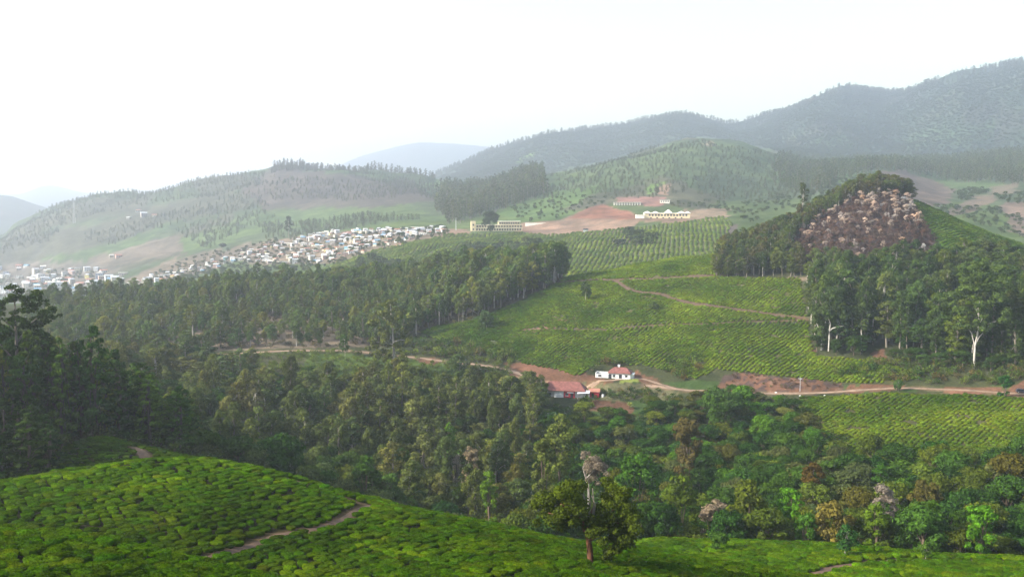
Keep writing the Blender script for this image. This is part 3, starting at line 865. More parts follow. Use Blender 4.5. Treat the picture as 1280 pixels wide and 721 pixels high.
# ---------------------------------------------------------------- tea
def grid_points(x0, x1, y0, y1, sx, sy, ang, jx, jy, r=rng, brick=True):
    """Rows of planting positions over a rectangle of land, turned by an angle."""
    cx, cy = (x0 + x1) / 2, (y0 + y1) / 2
    R0 = math.hypot(x1 - x0, y1 - y0) / 2
    u = np.arange(-R0, R0, sx); v = np.arange(-R0, R0, sy)
    U, W = np.meshgrid(u, v)
    if brick: U = U + (np.arange(len(v)) % 2)[:, None] * sx * 0.5
    U = U + r.normal(0, jx, U.shape); W = W + r.normal(0, jy, W.shape)
    c, s = math.cos(ang), math.sin(ang)
    X, Y = cx + U * c - W * s, cy + U * s + W * c
    k = (X > x0) & (X < x1) & (Y > y0) & (Y < y1)
    return X[k], Y[k]
def off_paths(x, y, keys, extra):
    k = np.ones(len(x), bool)
    for key in keys:
        P, hw = PATHS[key]
        d, _ = dist_to_path(x, y, P)
        k &= d > hw + extra
    return k

def near_tea():
    x, y = grid_points(-118, 118, 50, 232, 1.52, 1.3, R(4), 0.22, 0.1)
    # long furrows bend gently with the slope
    y = y + 1.6 * fbm(x / 22, y / 22, 2)
    z = height(x, y); d = np.hypot(x, y); px, py = project(x, y, z)
    keep = (px > -70) & (px < 1350) & (py < 800) & off_paths(x, y, ["hill_path", "hill_gap", "back_path", "strip_path"], 0.42)
    hill = (d < 166)
    strip = (d >= 172) & (d < 209) & (px > 790)
    patch = (d >= 186) & (d < 226) & (px > 62) & (px < 275)
    keep &= hill | strip | patch
    gaps = fbm(x / 7 + 50, y / 7, 3)
    keep &= (gaps < 0.52) & (rng.random(len(x)) > 0.035)
    x, y, z, d, px, py = (q[keep] for q in (x, y, z, d, px, py))
    n = len(x)
    tone = fbm(x / 11 + 7, y / 11, 3)[:, None]
    base = np.where(tone > 0.12, np.array([[0.064, 0.120, 0.004]]), np.array([[0.044, 0.098, 0.0035]]))
    col = base * np.exp(0.2 * tone + rng.normal(0, 0.15, n)[:, None]) * (1 + rng.normal(0, 0.08, (n, 3)))
    col = col * np.where((d > 170) & (px > 700), 1.3, 1.0)[:, None]
    col = col * np.where((d > 180) & (px < 300), 0.75, 1.0)[:, None]                                     # back patch: shade of the stand put into the bush colour
    col = col * (1 - 0.32 * np.exp(-((d - 121) / 9) ** 2) * (px < 420))[:, None]                          # shade in the fold, painted as darker bushes
    col = col * (1 + np.exp(-((d - 92) / 6) ** 2) * (px < 420) * 0.3)[:, None] * np.where((d > 140) & (d < 160), 1.25, 1.0)[:, None]  # lit rims of mound and crest painted as brighter bushes
    sx = rng.uniform(0.58, 0.86, n); sz = rng.uniform(0.56, 0.84, n) * (1 + 0.25 * fbm(x / 4, y / 4, 2))
    far_patch = np.where((d > 180) & (px < 300), 0.8, 1.0)
    scl = np.column_stack([sx * 1.14, sx * 0.74, sz * far_patch]) * np.where((d > 170) & (px > 700), 1.22, 1.0)[:, None]
    yaw = rng.normal(R(5), 0.3, n) + math.pi * rng.integers(0, 2, n)
    pick = rng.integers(0, 6, n)
    # the 300 that show largest are bushes of their own, the rest one mass
    inview = (px > 0) & (px < 1280) & (py < 724) & (py > 560)
    order = np.argsort(np.where(inview, d, 1e6))
    one = np.zeros(n, bool); one[order[:300]] = True
    for i in np.where(one)[0]:
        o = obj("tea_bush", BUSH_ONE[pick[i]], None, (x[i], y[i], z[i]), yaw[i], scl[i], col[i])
        tone_ = "yellowish" if col[i, 0] / col[i, 1] > 0.56 else ("bright green" if col[i, 1] > 0.115 else "deep green")
        wide_ = "broad" if sx[i] > 0.72 else "small"
        row_ = ("lowest row", "second row", "third row", "fourth row", "upper row")[int(np.clip((724 - py[i]) / 13, 0, 4))]
        col_ = ("far left", "left", "centre left", "centre", "centre right", "right", "far right")[int(np.clip(px[i] / 1280 * 7, 0, 6))]
        tag(o, f"{wide_} {tone_} tea bush in the {row_} along the photo's bottom edge, {col_}", "tea bush", f"{wide_} {tone_} tea bushes, {row_}, {col_}")
    m = ~one
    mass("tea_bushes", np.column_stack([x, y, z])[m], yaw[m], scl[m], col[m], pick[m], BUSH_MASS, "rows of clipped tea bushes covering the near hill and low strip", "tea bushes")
near_tea()

def slope_tea(name, poly, d0, d1, box, sx, sy, ang, size, base, label, keys, tall=1.0, spread=0.15):
    x, y = grid_points(*box, sx, sy, ang, 0.16 * sx, 0.06 * sy, brick=False)
    x = x + 2.2 * fbm(x / 30, y / 30, 2)
    z = height(x, y); d = np.hypot(x, y); px, py = project(x, y, z)
    wob = fbm(x / 12, y / 12, 3) * 4
    keep = in_poly(px + wob, py + wob * 0.4, poly) & (d > d0) & (d < d1) & off_paths(x, y, keys, 0.95)
    keep &= fbm(x / 10 + 9, y / 10, 3) < 0.5
    x, y, z, px = x[keep], y[keep], z[keep], px[keep]
    n = len(x)
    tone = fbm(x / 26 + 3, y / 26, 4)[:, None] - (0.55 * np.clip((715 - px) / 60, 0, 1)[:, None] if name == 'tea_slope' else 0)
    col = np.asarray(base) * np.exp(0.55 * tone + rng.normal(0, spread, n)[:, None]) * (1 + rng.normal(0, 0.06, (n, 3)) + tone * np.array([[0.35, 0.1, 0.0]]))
    s = size * rng.uniform(0.75, 1.2, n)
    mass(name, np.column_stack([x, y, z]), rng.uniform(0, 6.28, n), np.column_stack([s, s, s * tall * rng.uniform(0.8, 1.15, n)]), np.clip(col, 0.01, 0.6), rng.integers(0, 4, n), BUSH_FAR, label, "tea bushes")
slope_tea("tea_slope", TEA_SLOPE, 425, 655, (-70, 260, 400, 660), 1.2, 1.8, R(50), 0.82, (0.10, 0.16, 0.02), "terraced tea rows on the slope above the cottages", ["dirt_road", "dirt_road_below_slope", "cottage_track", "slope_path", "upper_slope_path", "crest_path"])
slope_tea("tea_field", TEA_FIELD, 322, 417, (80, 240, 300, 420), 1.25, 1.8, R(44), 0.8, (0.085, 0.138, 0.016), "tea rows in the field below the dirt road", ["dirt_road_below_slope"])
slope_tea("far_tea_rows", TEA_FAR, 700, 1150, (-230, 300, 690, 1160), 2.4, 4.2, R(80), 1.4, (0.11, 0.165, 0.045), "tea rows below the plateau with the school", [], 1.0)

slope_tea("hill_flank_tea", [(1142, 250), (1160, 257), (1200, 276), (1275, 303), (1300, 316), (1240, 325), (1185, 318), (1166, 292)], 560, 725, (225, 420, 470, 700), 1.6, 2.1, R(40), 0.95, (0.075, 0.135, 0.025), "tea on the green flank of the scorched hill", [])

# ---------------------------------------------------------------- trees
KEEP_CLEAR = []      # (x, y, radius) of singled-out trees and houses
for P in (PLOT_COTTAGE, PLOT_HOUSE): KEEP_CLEAR.append((P[0], P[1], 10))
PROTO = {}
def tree(name, meshes, x, y, z, h, w, tint, yaw, label, cat, group=None, bark_color=None, h0=None, w0=None):
    """A tree with its crown and trunk; later trees of a kind are copies of the first."""
    s = (w, w, h)
    e = bpy.data.objects.new(name, None)
    COL.objects.link(e)
    e.location = (x, y, z); e.rotation_euler = (0, 0, yaw); e.scale = s
    e.empty_display_size = 0.5
    tag(e, label, cat, group)
    for part, me in (("crown", meshes[0]), ("trunk", meshes[1])):
        key = (name, part)
        if key in PROTO: o = PROTO[key].copy(); o.data = me
        else:
            o = bpy.data.objects.new(part, me); PROTO[key] = o
        COL.objects.link(o)
        o.parent = e
        o.color = (*tint, 1) if part == "crown" else (1, 1, 1, 1)
    return e

N_SPECIAL = [0]
def special(name, maker, px, d, ytop, wpx, tint, label, cat="tree", yaw=0.0):
    """A tree one can single out, standing at its surveyed spot and grown to its own height and spread."""
    x, y, z = at_dist(px, d)
    h = max(1.5, px_dir(px, ytop)[1] * d - z)
    w = wpx * d * math.cos(math.atan2(x, y)) / F_PX
    KEEP_CLEAR.append((x, y, w * 0.42))
    N_SPECIAL[0] += 1
    return tree(name, maker(rr(700 + N_SPECIAL[0]), h, w), x, y, z - 0.1, 1, 1, tint, yaw, label, cat)

G_DARK, G_MID, G_YEL = (0.027, 0.068, 0.018), (0.044, 0.098, 0.022), (0.09, 0.125, 0.025)
G_BRIGHT, G_OLIVE, G_GREY, G_BROWN = (0.075, 0.20, 0.02), (0.075, 0.085, 0.028), (0.07, 0.092, 0.048), (0.085, 0.074, 0.042)
G_DRY = (0.22, 0.18, 0.21)
def grow_b(r, h, w):
    lf = float(np.clip(w * 0.05, 0.2, 0.5))
    return pair("broadleaf", *broadleaf(r, h=h, w=w / 2, n=16, per=9.0 / lf ** 2, leaf=lf, flat=0.8, base=float(np.clip(1 - 1.9 * w / h, 0.08, 0.42)), skirt=float(np.clip(0.45 * h / w, 0.35, 1.0))), M_BARK)
def grow_e(r, h, w):
    lf = float(np.clip(w * 0.06, 0.2, 0.55))
    return pair("eucalyptus", *eucalyptus(r, h=h, w=w / 2, n=18, per=8.0 / lf ** 2, leaf=lf, clear=0.3, flat=0.85), M_PALE)
def sp_b(k, *a, **q): return special("broadleaf_tree", grow_b, *a, **q)
def sp_e(k, *a, **q): return special("eucalyptus_tree", grow_e, *a, **q)
# broadleaf trees of the valley that stand out
sp_b(0, 1240, 222, 622, 44, G_BRIGHT, "vivid green round-crowned tree at the back edge of the low tea strip")
sp_b(1, 995, 235, 604, 38, G_BRIGHT, "bright green domed tree beside a dry straw-coloured tree")
sp_b(2, 1016, 224, 638, 32, (0.06, 0.15, 0.025), "small emerald green tree behind the low tea strip")
sp_b(3, 898, 226, 620, 40, G_DRY, "dry brown-crowned tree behind the low tea strip")
sp_b(4, 800, 262, 562, 62, (0.045, 0.115, 0.02), "large leafy green dome-shaped tree in mid valley")
sp_b(5, 864, 300, 515, 44, G_BROWN, "tall brown-leaved tree amid green valley trees")
sp_b(6, 932, 396, 482, 30, (0.07, 0.17, 0.02), "bright green tree rising in front of the dirt road")
sp_b(0, 950, 385, 500, 22, (0.08, 0.2, 0.02), "small bright lime tree below the dirt road bank")
sp_b(1, 1112, 238, 604, 36, (0.19, 0.17, 0.24), "pale mauve blossoming tree in the valley wood")
sp_b(2, 1050, 226, 622, 56, (0.14, 0.125, 0.045), "straw-coloured spreading tree behind the low tea strip")
sp_b(3, 1022, 282, 574, 32, (0.085, 0.06, 0.02), "rusty brown tree below the lower tea field")
sp_b(4, 1105, 226, 626, 34, (0.09, 0.16, 0.02), "yellow-green round tree beneath the mauve blossoming tree")
sp_b(5, 1166, 232, 618, 52, (0.05, 0.105, 0.018), "broad mid-green tree behind the low tea strip")
sp_b(6, 1165, 262, 596, 46, (0.085, 0.08, 0.03), "brown-tinged domed tree in the valley wood")
sp_b(0, 1107, 290, 580, 24, (0.045, 0.12, 0.022), "small deep green tree at the foot of the lower tea field")
sp_b(1, 340, 252, 538, 92, (0.032, 0.08, 0.02), "wide dark green tree behind the crest of the near hill")
sp_b(2, 611, 236, 586, 28, (0.10, 0.19, 0.03), "slim yellow-green tree behind the near hill crest")
sp_b(3, 562, 330, 526, 16, (0.09, 0.19, 0.025), "narrow bright green sapling in the grey-green wood")
sp_b(4, 569, 298, 566, 18, (0.33, 0.31, 0.44), "small bleached grey-crowned tree in the wood")
sp_b(6, 700, 300, 512, 48, (0.12, 0.16, 0.05), "pale yellow-green tree beneath the lower red-roofed house")
sp_b(0, 905, 380, 482, 62, (0.05, 0.105, 0.03), "broad soft green tree at the end of the cottage track")
sp_b(1, 940, 232, 596, 60, (0.085, 0.115, 0.022), "wide olive green tree left of the bright green dome")
sp_b(2, 855, 238, 592, 54, (0.08, 0.125, 0.02), "light olive tree beside the brown-crowned tree")
sp_b(3, 680, 236, 545, 40, (0.1, 0.13, 0.05), "pale green tree above the pollarded tree")
sp_b(4, 588, 285, 556, 24, (0.19, 0.16, 0.17), "buff-coloured dry tree in the valley wood")
sp_b(5, 455, 250, 566, 42, (0.04, 0.09, 0.02), "dark rounded tree on the valley edge of the near hill")
sp_b(6, 1255, 300, 570, 34, (0.09, 0.11, 0.06), "grey-green tree at the corner of the lower tea field")
sp_b(0, 905, 192, 664, 28, (0.05, 0.11, 0.03), "young blue-green tree standing in the low tea strip")
sp_b(3, 1262, 416, 468, 20, (0.025, 0.09, 0.03), "dark green bushy tree on the roadside bank")
# gums
sp_e(2, 1127, 421, 474, 13, (0.06, 0.13, 0.05), "slender young gum beside the dirt road")
sp_e(3, 732, 530, 352, 16, (0.05, 0.085, 0.04), "thin lone tree in the upper tea slope")
sp_e(4, 818, 512, 378, 14, (0.055, 0.085, 0.045), "small shade tree between the slope footpaths")
sp_e(5, 1066, 193, 655, 28, (0.035, 0.10, 0.04), "slender sapling with a white stem in the low tea strip")
sp_e(0, 1170, 194, 680, 16, (0.06, 0.12, 0.03), "short sapling beside the low strip path")
sp_e(1, 608, 505, 388, 20, (0.05, 0.09, 0.045), "lone dark sapling at the lower end of the tea slope")
sp_e(2, 430, 470, 418, 14, (0.05, 0.10, 0.03), "small round tree beside the dirt road bend")
sp_e(3, 316, 345, 478, 34, (0.10, 0.105, 0.07), "pale-stemmed gum at the edge of the dark stand")
sp_e(4, 280, 1520, 304, 9, (0.045, 0.06, 0.04), "dark tall tree standing above the hillside village")
sp_e(5, 362, 1420, 270, 11, (0.045, 0.06, 0.04), "dark conical tree above the middle of the village")
sp_e(0, 1000, 690, 228, 16, (0.06, 0.08, 0.04), "tall tree on the shoulder of the scorched hill")
KEEP_CLEAR.append((*at_dist(1217, 468)[:2], 7))
KEEP_CLEAR.append((*at_dist(1036, 458)[:2], 4))

# ---------------------------------------------------------------- trees drawn limb by limb
def sketch_tree(name, label, bx, by, d, limbs_, clumps, bark, tint, depth=0.8, leaf=0.34, per=None, dead=(), dead_bark=None, sag=0.8):
    """A tree whose limbs and leaf masses are measured, in picture units, from its foot; built at full size with depth."""
    az = px_dir(bx, by)[0]
    x, y = math.sin(az) * d, math.cos(az) * d
    z = float(height(x, y))
    s = d * math.cos(az) / F_PX
    by = float(project(x, y, z)[1])
    r = rr(900 + int(bx))
    def at(px, py, q=0.0): return np.array(((px - bx) * s, q, (by - py) * s))
    e = bpy.data.objects.new(name, None); COL.objects.link(e)
    e.location = (x, y, z); e.rotation_euler = (0, 0, -az)
    tag(e, label, "tree")
    def sticks(lst):
        mb = MB()
        for pts, r0, r1 in lst:
            n = len(pts)
            q0 = r.uniform(-1, 1) * depth
            P = [at(p[0], p[1], q0 * k / max(1, n - 1)) for k, p in enumerate(pts)]
            mb.tube(P, np.linspace(r0, r1, n), 8)
        return mb
    obj("trunk", sticks(limbs_).mesh(name + "_trunk", [bark], True), e)
    mb = MB()
    cl = []
    for px, py, rp in clumps:
        R0 = rp * s
        for k in range(7):
            dd = r.normal(size=3) * (0.5, 0.75, 0.45) * R0
            q = R0 * r.uniform(0.42, 0.62)
            cl.append((at(px, py) + dd + (0, r.uniform(-1, 1) * depth, 0), (q, q, q * sag)))
    cloud(mb, r, cl, per or 9.0 / leaf ** 2, leaf, 0.5, 0.4)
    obj("crown", mb.mesh(name + "_crown", [M_LEAF]), e, color=tint)
    for pts, r0, r1 in dead:
        obj("dead_limb", sticks([(pts, r0, r1)]).mesh(name + "_dead_limb", [dead_bark or bark], True), e)
    return e

sketch_tree("pollarded_tree", "dark pollarded tree with a rust-red trunk standing alone on the near hill", 738, 703, 114,
    [([(739, 708), (738, 700), (737, 686), (735, 672), (732, 658)], 0.46, 0.3), ([(732, 660), (728, 645), (715, 632), (700, 622)], 0.4, 0.1), ([(733, 660), (737, 645), (742, 632)], 0.34, 0.12),
     ([(734, 668), (744, 660), (757, 648), (772, 632)], 0.3, 0.09), ([(736, 674), (748, 664), (758, 650)], 0.2, 0.08), ([(726, 644), (708, 642), (684, 636)], 0.16, 0.06), ([(757, 648), (775, 650), (790, 645)], 0.14, 0.05)],
    [(706, 606, 19), (712, 622, 23), (694, 628, 20), (672, 632, 12), (720, 636, 18), (784, 670, 14), (770, 662, 16), (764, 690, 8), (748, 640, 14), (686, 640, 15), (708, 641, 18), (728, 648, 17), (742, 644, 13), (756, 652, 16), (767, 612, 15), (776, 626, 18), (788, 642, 16), (776, 650, 18), (790, 660, 11), (764, 676, 11), (760, 690, 7)],
    M_RED_BARK, (0.058, 0.086, 0.016), 1.6, 0.17, None,
    [([(734, 650), (731, 628), (727, 608)], 0.14, 0.06), ([(736, 645), (737, 622), (735, 598)], 0.15, 0.05), ([(740, 645), (742, 625), (740, 606)], 0.12, 0.05), ([(742, 640), (744, 626), (739, 614)], 0.09, 0.04)], M_GREY)
KEEP_CLEAR.append((*at_dist(738, 114)[:2], 1))
sketch_tree("dry_crowned_tree", "grey dry-crowned tree with a bare pale stem behind the pollarded tree", 735, 660, 214,
    [([(735, 690), (735, 640), (735, 610), (732, 588), (736, 574)], 0.2, 0.08), ([(734, 600), (728, 580), (732, 572)], 0.14, 0.05), ([(733, 592), (745, 578), (750, 570)], 0.14, 0.05)],
    [(735, 576, 10), (746, 571, 11), (752, 580, 9), (733, 569, 8), (742, 585, 9)], M_PALE, (0.19, 0.165, 0.21), 1.0, 0.2)
Z1 = lambda px, py: (px / 4.01 + 1180, py / 4.01 + 320)
sketch_tree("white_gum_tree", "tall white-trunked gum with forked bare branches above the roadside", 1217.4, 462, 446,
    [([Z1(150, 585), Z1(150, 500), Z1(150, 445)], 0.52, 0.42), ([Z1(150, 450), Z1(158, 405), Z1(163, 350), Z1(162, 285)], 0.46, 0.3), ([Z1(162, 290), Z1(150, 268), Z1(138, 240)], 0.28, 0.12), ([Z1(162, 285), Z1(158, 262), Z1(165, 215)], 0.34, 0.12),
     ([Z1(150, 450), Z1(142, 420), Z1(133, 385), Z1(110, 350)], 0.3, 0.1), ([Z1(152, 440), Z1(168, 402), Z1(186, 376)], 0.26, 0.1), ([Z1(163, 350), Z1(178, 308), Z1(206, 282)], 0.26, 0.1), ([Z1(165, 365), Z1(205, 332), Z1(240, 316)], 0.24, 0.08)],
    [(1218, 360, 9), (1226, 378, 9), (1222, 395, 8), (1222, 345, 13), (1208, 352, 12), (1235, 352, 12), (1225, 334, 11), (1196, 366, 10), (1243, 368, 11), (1252, 390, 11), (1200, 388, 9), (1212, 408, 8), (1232, 404, 9), (1190, 378, 8), (1246, 350, 9), (1205, 338, 9), (1240, 338, 9), (1199, 405, 7)],
    M_WHITE_BARK, (0.07, 0.115, 0.045), 4.5, 0.5)
Z2 = lambda px, py: (px / 4 + 960, py / 4 + 320)
sketch_tree("pale_gum_tree", "pale gum leaning over the upper edge of the tea slope", 1027, 435, 470,
    [([Z2(268, 470), Z2(266, 420), Z2(258, 370), Z2(236, 322)], 0.42, 0.16), ([Z2(264, 400), Z2(272, 360), Z2(285, 320)], 0.35, 0.12)],
    [(1022, 396, 9), (1030, 388, 9), (1018, 386, 7), (1028, 376, 8)], M_WHITE_BARK, (0.06, 0.095, 0.045), 2.0, 0.5)
sketch_tree("pale_gum_tree", "pale gum with one long side branch beside the leaning gum", 1036, 437, 466,
    [([Z2(303, 475), Z2(304, 420), Z2(305, 368)], 0.38, 0.26), ([Z2(305, 372), Z2(320, 358), Z2(345, 350), Z2(372, 343)], 0.34, 0.12), ([Z2(305, 368), Z2(308, 335), Z2(296, 300)], 0.4, 0.14)],
    [(1040, 388, 10), (1050, 396, 9), (1045, 378, 9), (1034, 372, 9), (1056, 388, 8), (1043, 365, 8)], M_WHITE_BARK, (0.05, 0.085, 0.04), 2.0, 0.5)
Z3 = lambda px, py: (px / 6 + 430, py / 6 + 360)
sketch_tree("open_gum_tree", "tall open-crowned gum standing in front of the bend in the dirt road", 492.7, 468, 440,
    [([Z3(377, 660), Z3(378, 560), Z3(374, 420), Z3(366, 260), Z3(350, 110)], 0.85, 0.2), ([Z3(376, 640), Z3(345, 632), Z3(322, 618)], 0.3, 0.12), ([Z3(375, 420), Z3(300, 400), Z3(220, 400)], 0.3, 0.1), ([Z3(374, 400), Z3(430, 380), Z3(480, 390)], 0.3, 0.1),
     ([Z3(370, 310), Z3(405, 280), Z3(412, 270)], 0.28, 0.12), ([Z3(368, 290), Z3(340, 240), Z3(290, 210)], 0.28, 0.1)],
    [(488, 375, 7), (480, 388, 9), (499, 390, 8), (471, 402, 8), (492, 400, 9), (503, 408, 7), (480, 412, 8), (480, 422, 9), (505, 426, 9), (465, 428, 8), (494, 431, 9), (475, 438, 8), (487, 445, 7), (503, 450, 8), (510, 432, 6)],
    M_PALE, (0.10, 0.125, 0.05), 3.0, 0.5)
Z4 = lambda px, py: (px * 160 / 1049, py * 160 / 1049 + 350)
sketch_tree("layered_tree", "tallest tree of the dark stand with flat layered boughs and gaps", 24, 560, 246,
    [([(24, 575), (25, 500), (26, 430), (26, 370)], 0.75, 0.15), ([(25, 470), (40, 440), (60, 425)], 0.28, 0.08), ([(25, 450), (8, 425), (-8, 415)], 0.28, 0.08), ([(26, 425), (45, 400), (62, 386)], 0.24, 0.07), ([(26, 410), (10, 392), (0, 384)], 0.2, 0.06)],
    [(27, 362, 10.4), (20, 370, 10.4), (34, 370, 10.4), (52, 367, 9.1), (60, 370, 6.5), (5, 366, 7.8), (2, 378, 10.4), (12, 386, 9.1), (36, 382, 10.4), (48, 388, 11.7), (62, 386, 9.1), (70, 392, 6.5), (20, 396, 9.1), (34, 402, 10.4), (54, 404, 11.7), (6, 402, 10.4), (16, 412, 10.4), (42, 414, 11.7), (62, 418, 10.4), (-6, 394, 10.4), (28, 426, 11.7), (50, 430, 13.0), (8, 430, 13.0), (-8, 420, 11.7), (36, 440, 14.3), (20, 446, 14.3), (58, 444, 13.0), (4, 452, 14.3)],
    M_GREY, (0.042, 0.075, 0.026), 2.4, 0.34, None, (), None, 0.62)

def grow_f(r, h, w):
    return pair("forest_tree", *forest_tree(r, h=h, w=w / 2, n=34, per=40.0, leaf=0.46), M_DARKBARK)
for px_, d_, top_, w_, lab_ in ((-8, 236, 384, 62, "dark tree at the left edge beside the layered tree"), (52, 244, 412, 56, "dark domed tree just right of the layered tree"), (88, 250, 424, 50, "second dark domed tree right of the layered tree"), (22, 228, 440, 60, "broad dark tree below the layered tree"), (130, 256, 432, 44, "pointed dark tree rising from the middle of the dark stand"), (165, 258, 450, 44, "dark tree near the right end of the dark stand")):
    special("forest_tree", grow_f, px_, d_, top_, w_, (0.04, 0.085, 0.024), lab_)

def scatter(px0, px1, d0, d1, s, r, jit=0.42):
    a0, a1 = px_dir(px0, 360)[0], px_dir(px1, 360)[0]
    xs = [math.sin(a) * d for a in (a0, a1) for d in (d0, d1)]
    gx = np.arange(min(xs) - s, max(xs) + s, s); gy = np.arange(d0 * 0.8, d1 + s, s * 0.87)
    X, Y = np.meshgrid(gx, gy)
    X = X + (np.arange(len(gy)) % 2)[:, None] * s * 0.5
    X = (X + r.uniform(-jit, jit, X.shape) * s).ravel(); Y = (Y + r.uniform(-jit, jit, Y.shape) * s).ravel()
    d = np.hypot(X, Y); a = np.arctan2(X, Y)
    k = (d > d0) & (d < d1) & (a > a0) & (a < a1)
    X, Y, d = X[k], Y[k], d[k]
    Zs = height(X, Y)
    px, py = project(X, Y, Zs)
    k = np.ones(len(X), bool)
    for x, y, q in KEEP_CLEAR:
        k &= np.hypot(X - x, Y - y) > q
    return tuple(q[k] for q in (X, Y, Zs, d, px, py))

def off_roads(x, y, extra):
    k = np.ones(len(x), bool)
    for key in ("dirt_road", "dirt_road_below_slope", "cottage_track", "back_path", "strip_path"):
        P, hw = PATHS[key]
        d, _ = dist_to_path(x, y, P)
        k &= d > hw + extra
    return k

def choose(r, n, table):
    """Colours by weight: table of (weight, colour, word)."""
    w = np.array([t[0] for t in table], float)
    return r.choice(len(table), n, p=w / w.sum())

def where(px, d, h, b):
    """Words for a tree's spot within its wood: along it, into it, and its height."""
    px0, px1, d0, d1, h0, h1 = b
    k = int(np.clip((px - px0) / (px1 - px0 + 1e-6) * 6, 0, 5)); q = int(np.clip((d - d0) / (d1 - d0 + 1e-6) * 4, 0, 3)); t = int(np.clip((h - h0) / (h1 - h0 + 1e-6) * 3, 0, 2))
    return ("low", "mid-sized", "tall")[t], ("front edge", "near half", "far half", "rear edge")[q] + ", " + ("left end", "left part", "centre left", "centre right", "right part", "right end")[k]
POOL = {"broadleaf_tree": [], "eucalyptus_tree": [], "forest_tree": []}
def plant(kind, X, Y, Zs, d, hs, ws, table, place, r):
    c = choose(r, len(X), table)
    pxs = project(X, Y, Zs)[0]
    b = (pxs.min(), pxs.max(), d.min(), d.max(), hs.min(), hs.max()) if len(X) else None
    for i in range(len(X)):
        t = tints(1, table[c[i]][1], 0.16, r)[0]
        size, spot = where(pxs[i], d[i], hs[i], b)
        POOL[kind].append((hs[i] * ws[i] / d[i] ** 2, X[i], Y[i], Zs[i], hs[i], ws[i], t, size + " " + table[c[i]][2], place + ", " + spot, r.uniform(0, 6.28), int(r.integers(0, 1000))))

# dark stand on the left
r = rr(201)
X, Y, Zs, d, px, py = scatter(-60, 262, 226, 345, 5.6, r)
k = (px < 250 - (d - 226) * 0.1) & ~((d < 232) & (px > 60))
X, Y, Zs, d, px = X[k], Y[k], Zs[k], d[k], px[k]
h = r.uniform(17, 30, len(X)) * np.clip(1.06 - (px - 20) / 700, 0.66, 1.1)
plant("forest_tree", X, Y, Zs, d, h, r.uniform(6.5, 9.5, len(X)), [(5, (0.036, 0.08, 0.022), "dark green"), (3, (0.055, 0.105, 0.026), "mid green"), (1.3, (0.085, 0.12, 0.032), "yellowish green")], "in the dark stand", r)
X, Y, Zs, d, px, py = scatter(-90, 66, 186, 232, 5.4, r)
k = (px < 64 - (d - 186) * 0.1)
X, Y, Zs, d, px = X[k], Y[k], Zs[k], d[k], px[k]
h = r.uniform(9, 15, len(X)) * np.clip(1.25 - px / 160, 0.6, 1.5)
plant("forest_tree", X, Y, Zs, d, h, r.uniform(5, 7.5, len(X)), [(1, (0.03, 0.058, 0.02), "dusky green")], "beside the back tea patch", r)
# mixed grey-green wood in the middle of the valley
r = rr(202)
X, Y, Zs, d, px, py = scatter(-60, 700, 238, 470, 7.0, r)
k = ((px > 215) | (d > 348)) & ((d < 425) | (px < 262)) & (px < 640 + (d - 240) * 0.25) & off_roads(X, Y, 4) & ~((d > 400) & (px > 380) & (r.random(len(d)) < 0.35))
X, Y, Zs, d, px, py = X[k], Y[k], Zs[k], d[k], px[k], py[k]
eu = (r.random(len(X)) < np.clip((d - 265) / 110, 0.08, 0.62)) 
h = np.where(eu, r.uniform(11, 23, len(X)), r.uniform(7.5, 14, len(X)))
h = np.where(d > 385, h * 0.7, h)
plant("eucalyptus_tree", *(q[eu] for q in (X, Y, Zs, d, h)), r.uniform(6.0, 9.5, eu.sum()), [(5, (0.085, 0.115, 0.05), "grey-green"), (3, (0.115, 0.13, 0.06), "pale olive"), (2, (0.06, 0.09, 0.04), "dark green")], "in the mid-valley wood", r)
e2 = ~eu
plant("broadleaf_tree", *(q[e2] for q in (X, Y, Zs, d, h)), r.uniform(7, 11, e2.sum()), [(3, (0.035, 0.075, 0.024), "dark green"), (3, (0.055, 0.105, 0.03), "mid green"), (4, (0.085, 0.115, 0.05), "grey-green"), (1.5, (0.10, 0.13, 0.035), "yellow-green")], "in the mid-valley wood", r)
# broadleaf wood of the right-hand valley
r = rr(203)
X, Y, Zs, d, px, py = scatter(640, 1330, 222, 412, 7.4, r)
lim = np.interp(px, [640, 780, 900, 990, 1010, 1040, 1100, 1330], [412, 398, 408, 408, 372, 335, 322, 322])
k = (d < lim) & off_roads(X, Y, 4.5) & ~in_poly(px, py, [(742, 495), (800, 500), (810, 520), (775, 528), (735, 515)])
k &= ~((d > 385) & (px > 660) & (px < 760))
X, Y, Zs, d, px, py = X[k], Y[k], Zs[k], d[k], px[k], py[k]
h = r.uniform(8.5, 15, len(X)) * np.where(d > 365, 0.6, 1.0)
plant("broadleaf_tree", X, Y, Zs, d, h, r.uniform(7.5, 12.5, len(X)) * np.where(d > 365, 0.75, 1.0), [(5, G_DARK, "dark green"), (4, G_MID, "mid green"), (2, (0.08, 0.115, 0.022), "olive green"), (1.0, G_OLIVE, "brownish olive"), (1, G_YEL, "yellow-green"), (0.8, (0.06, 0.14, 0.02), "fresh green"), (0.12, G_BROWN, "brown"), (0.6, G_GREY, "grey-green")], "in the lower valley wood", r)
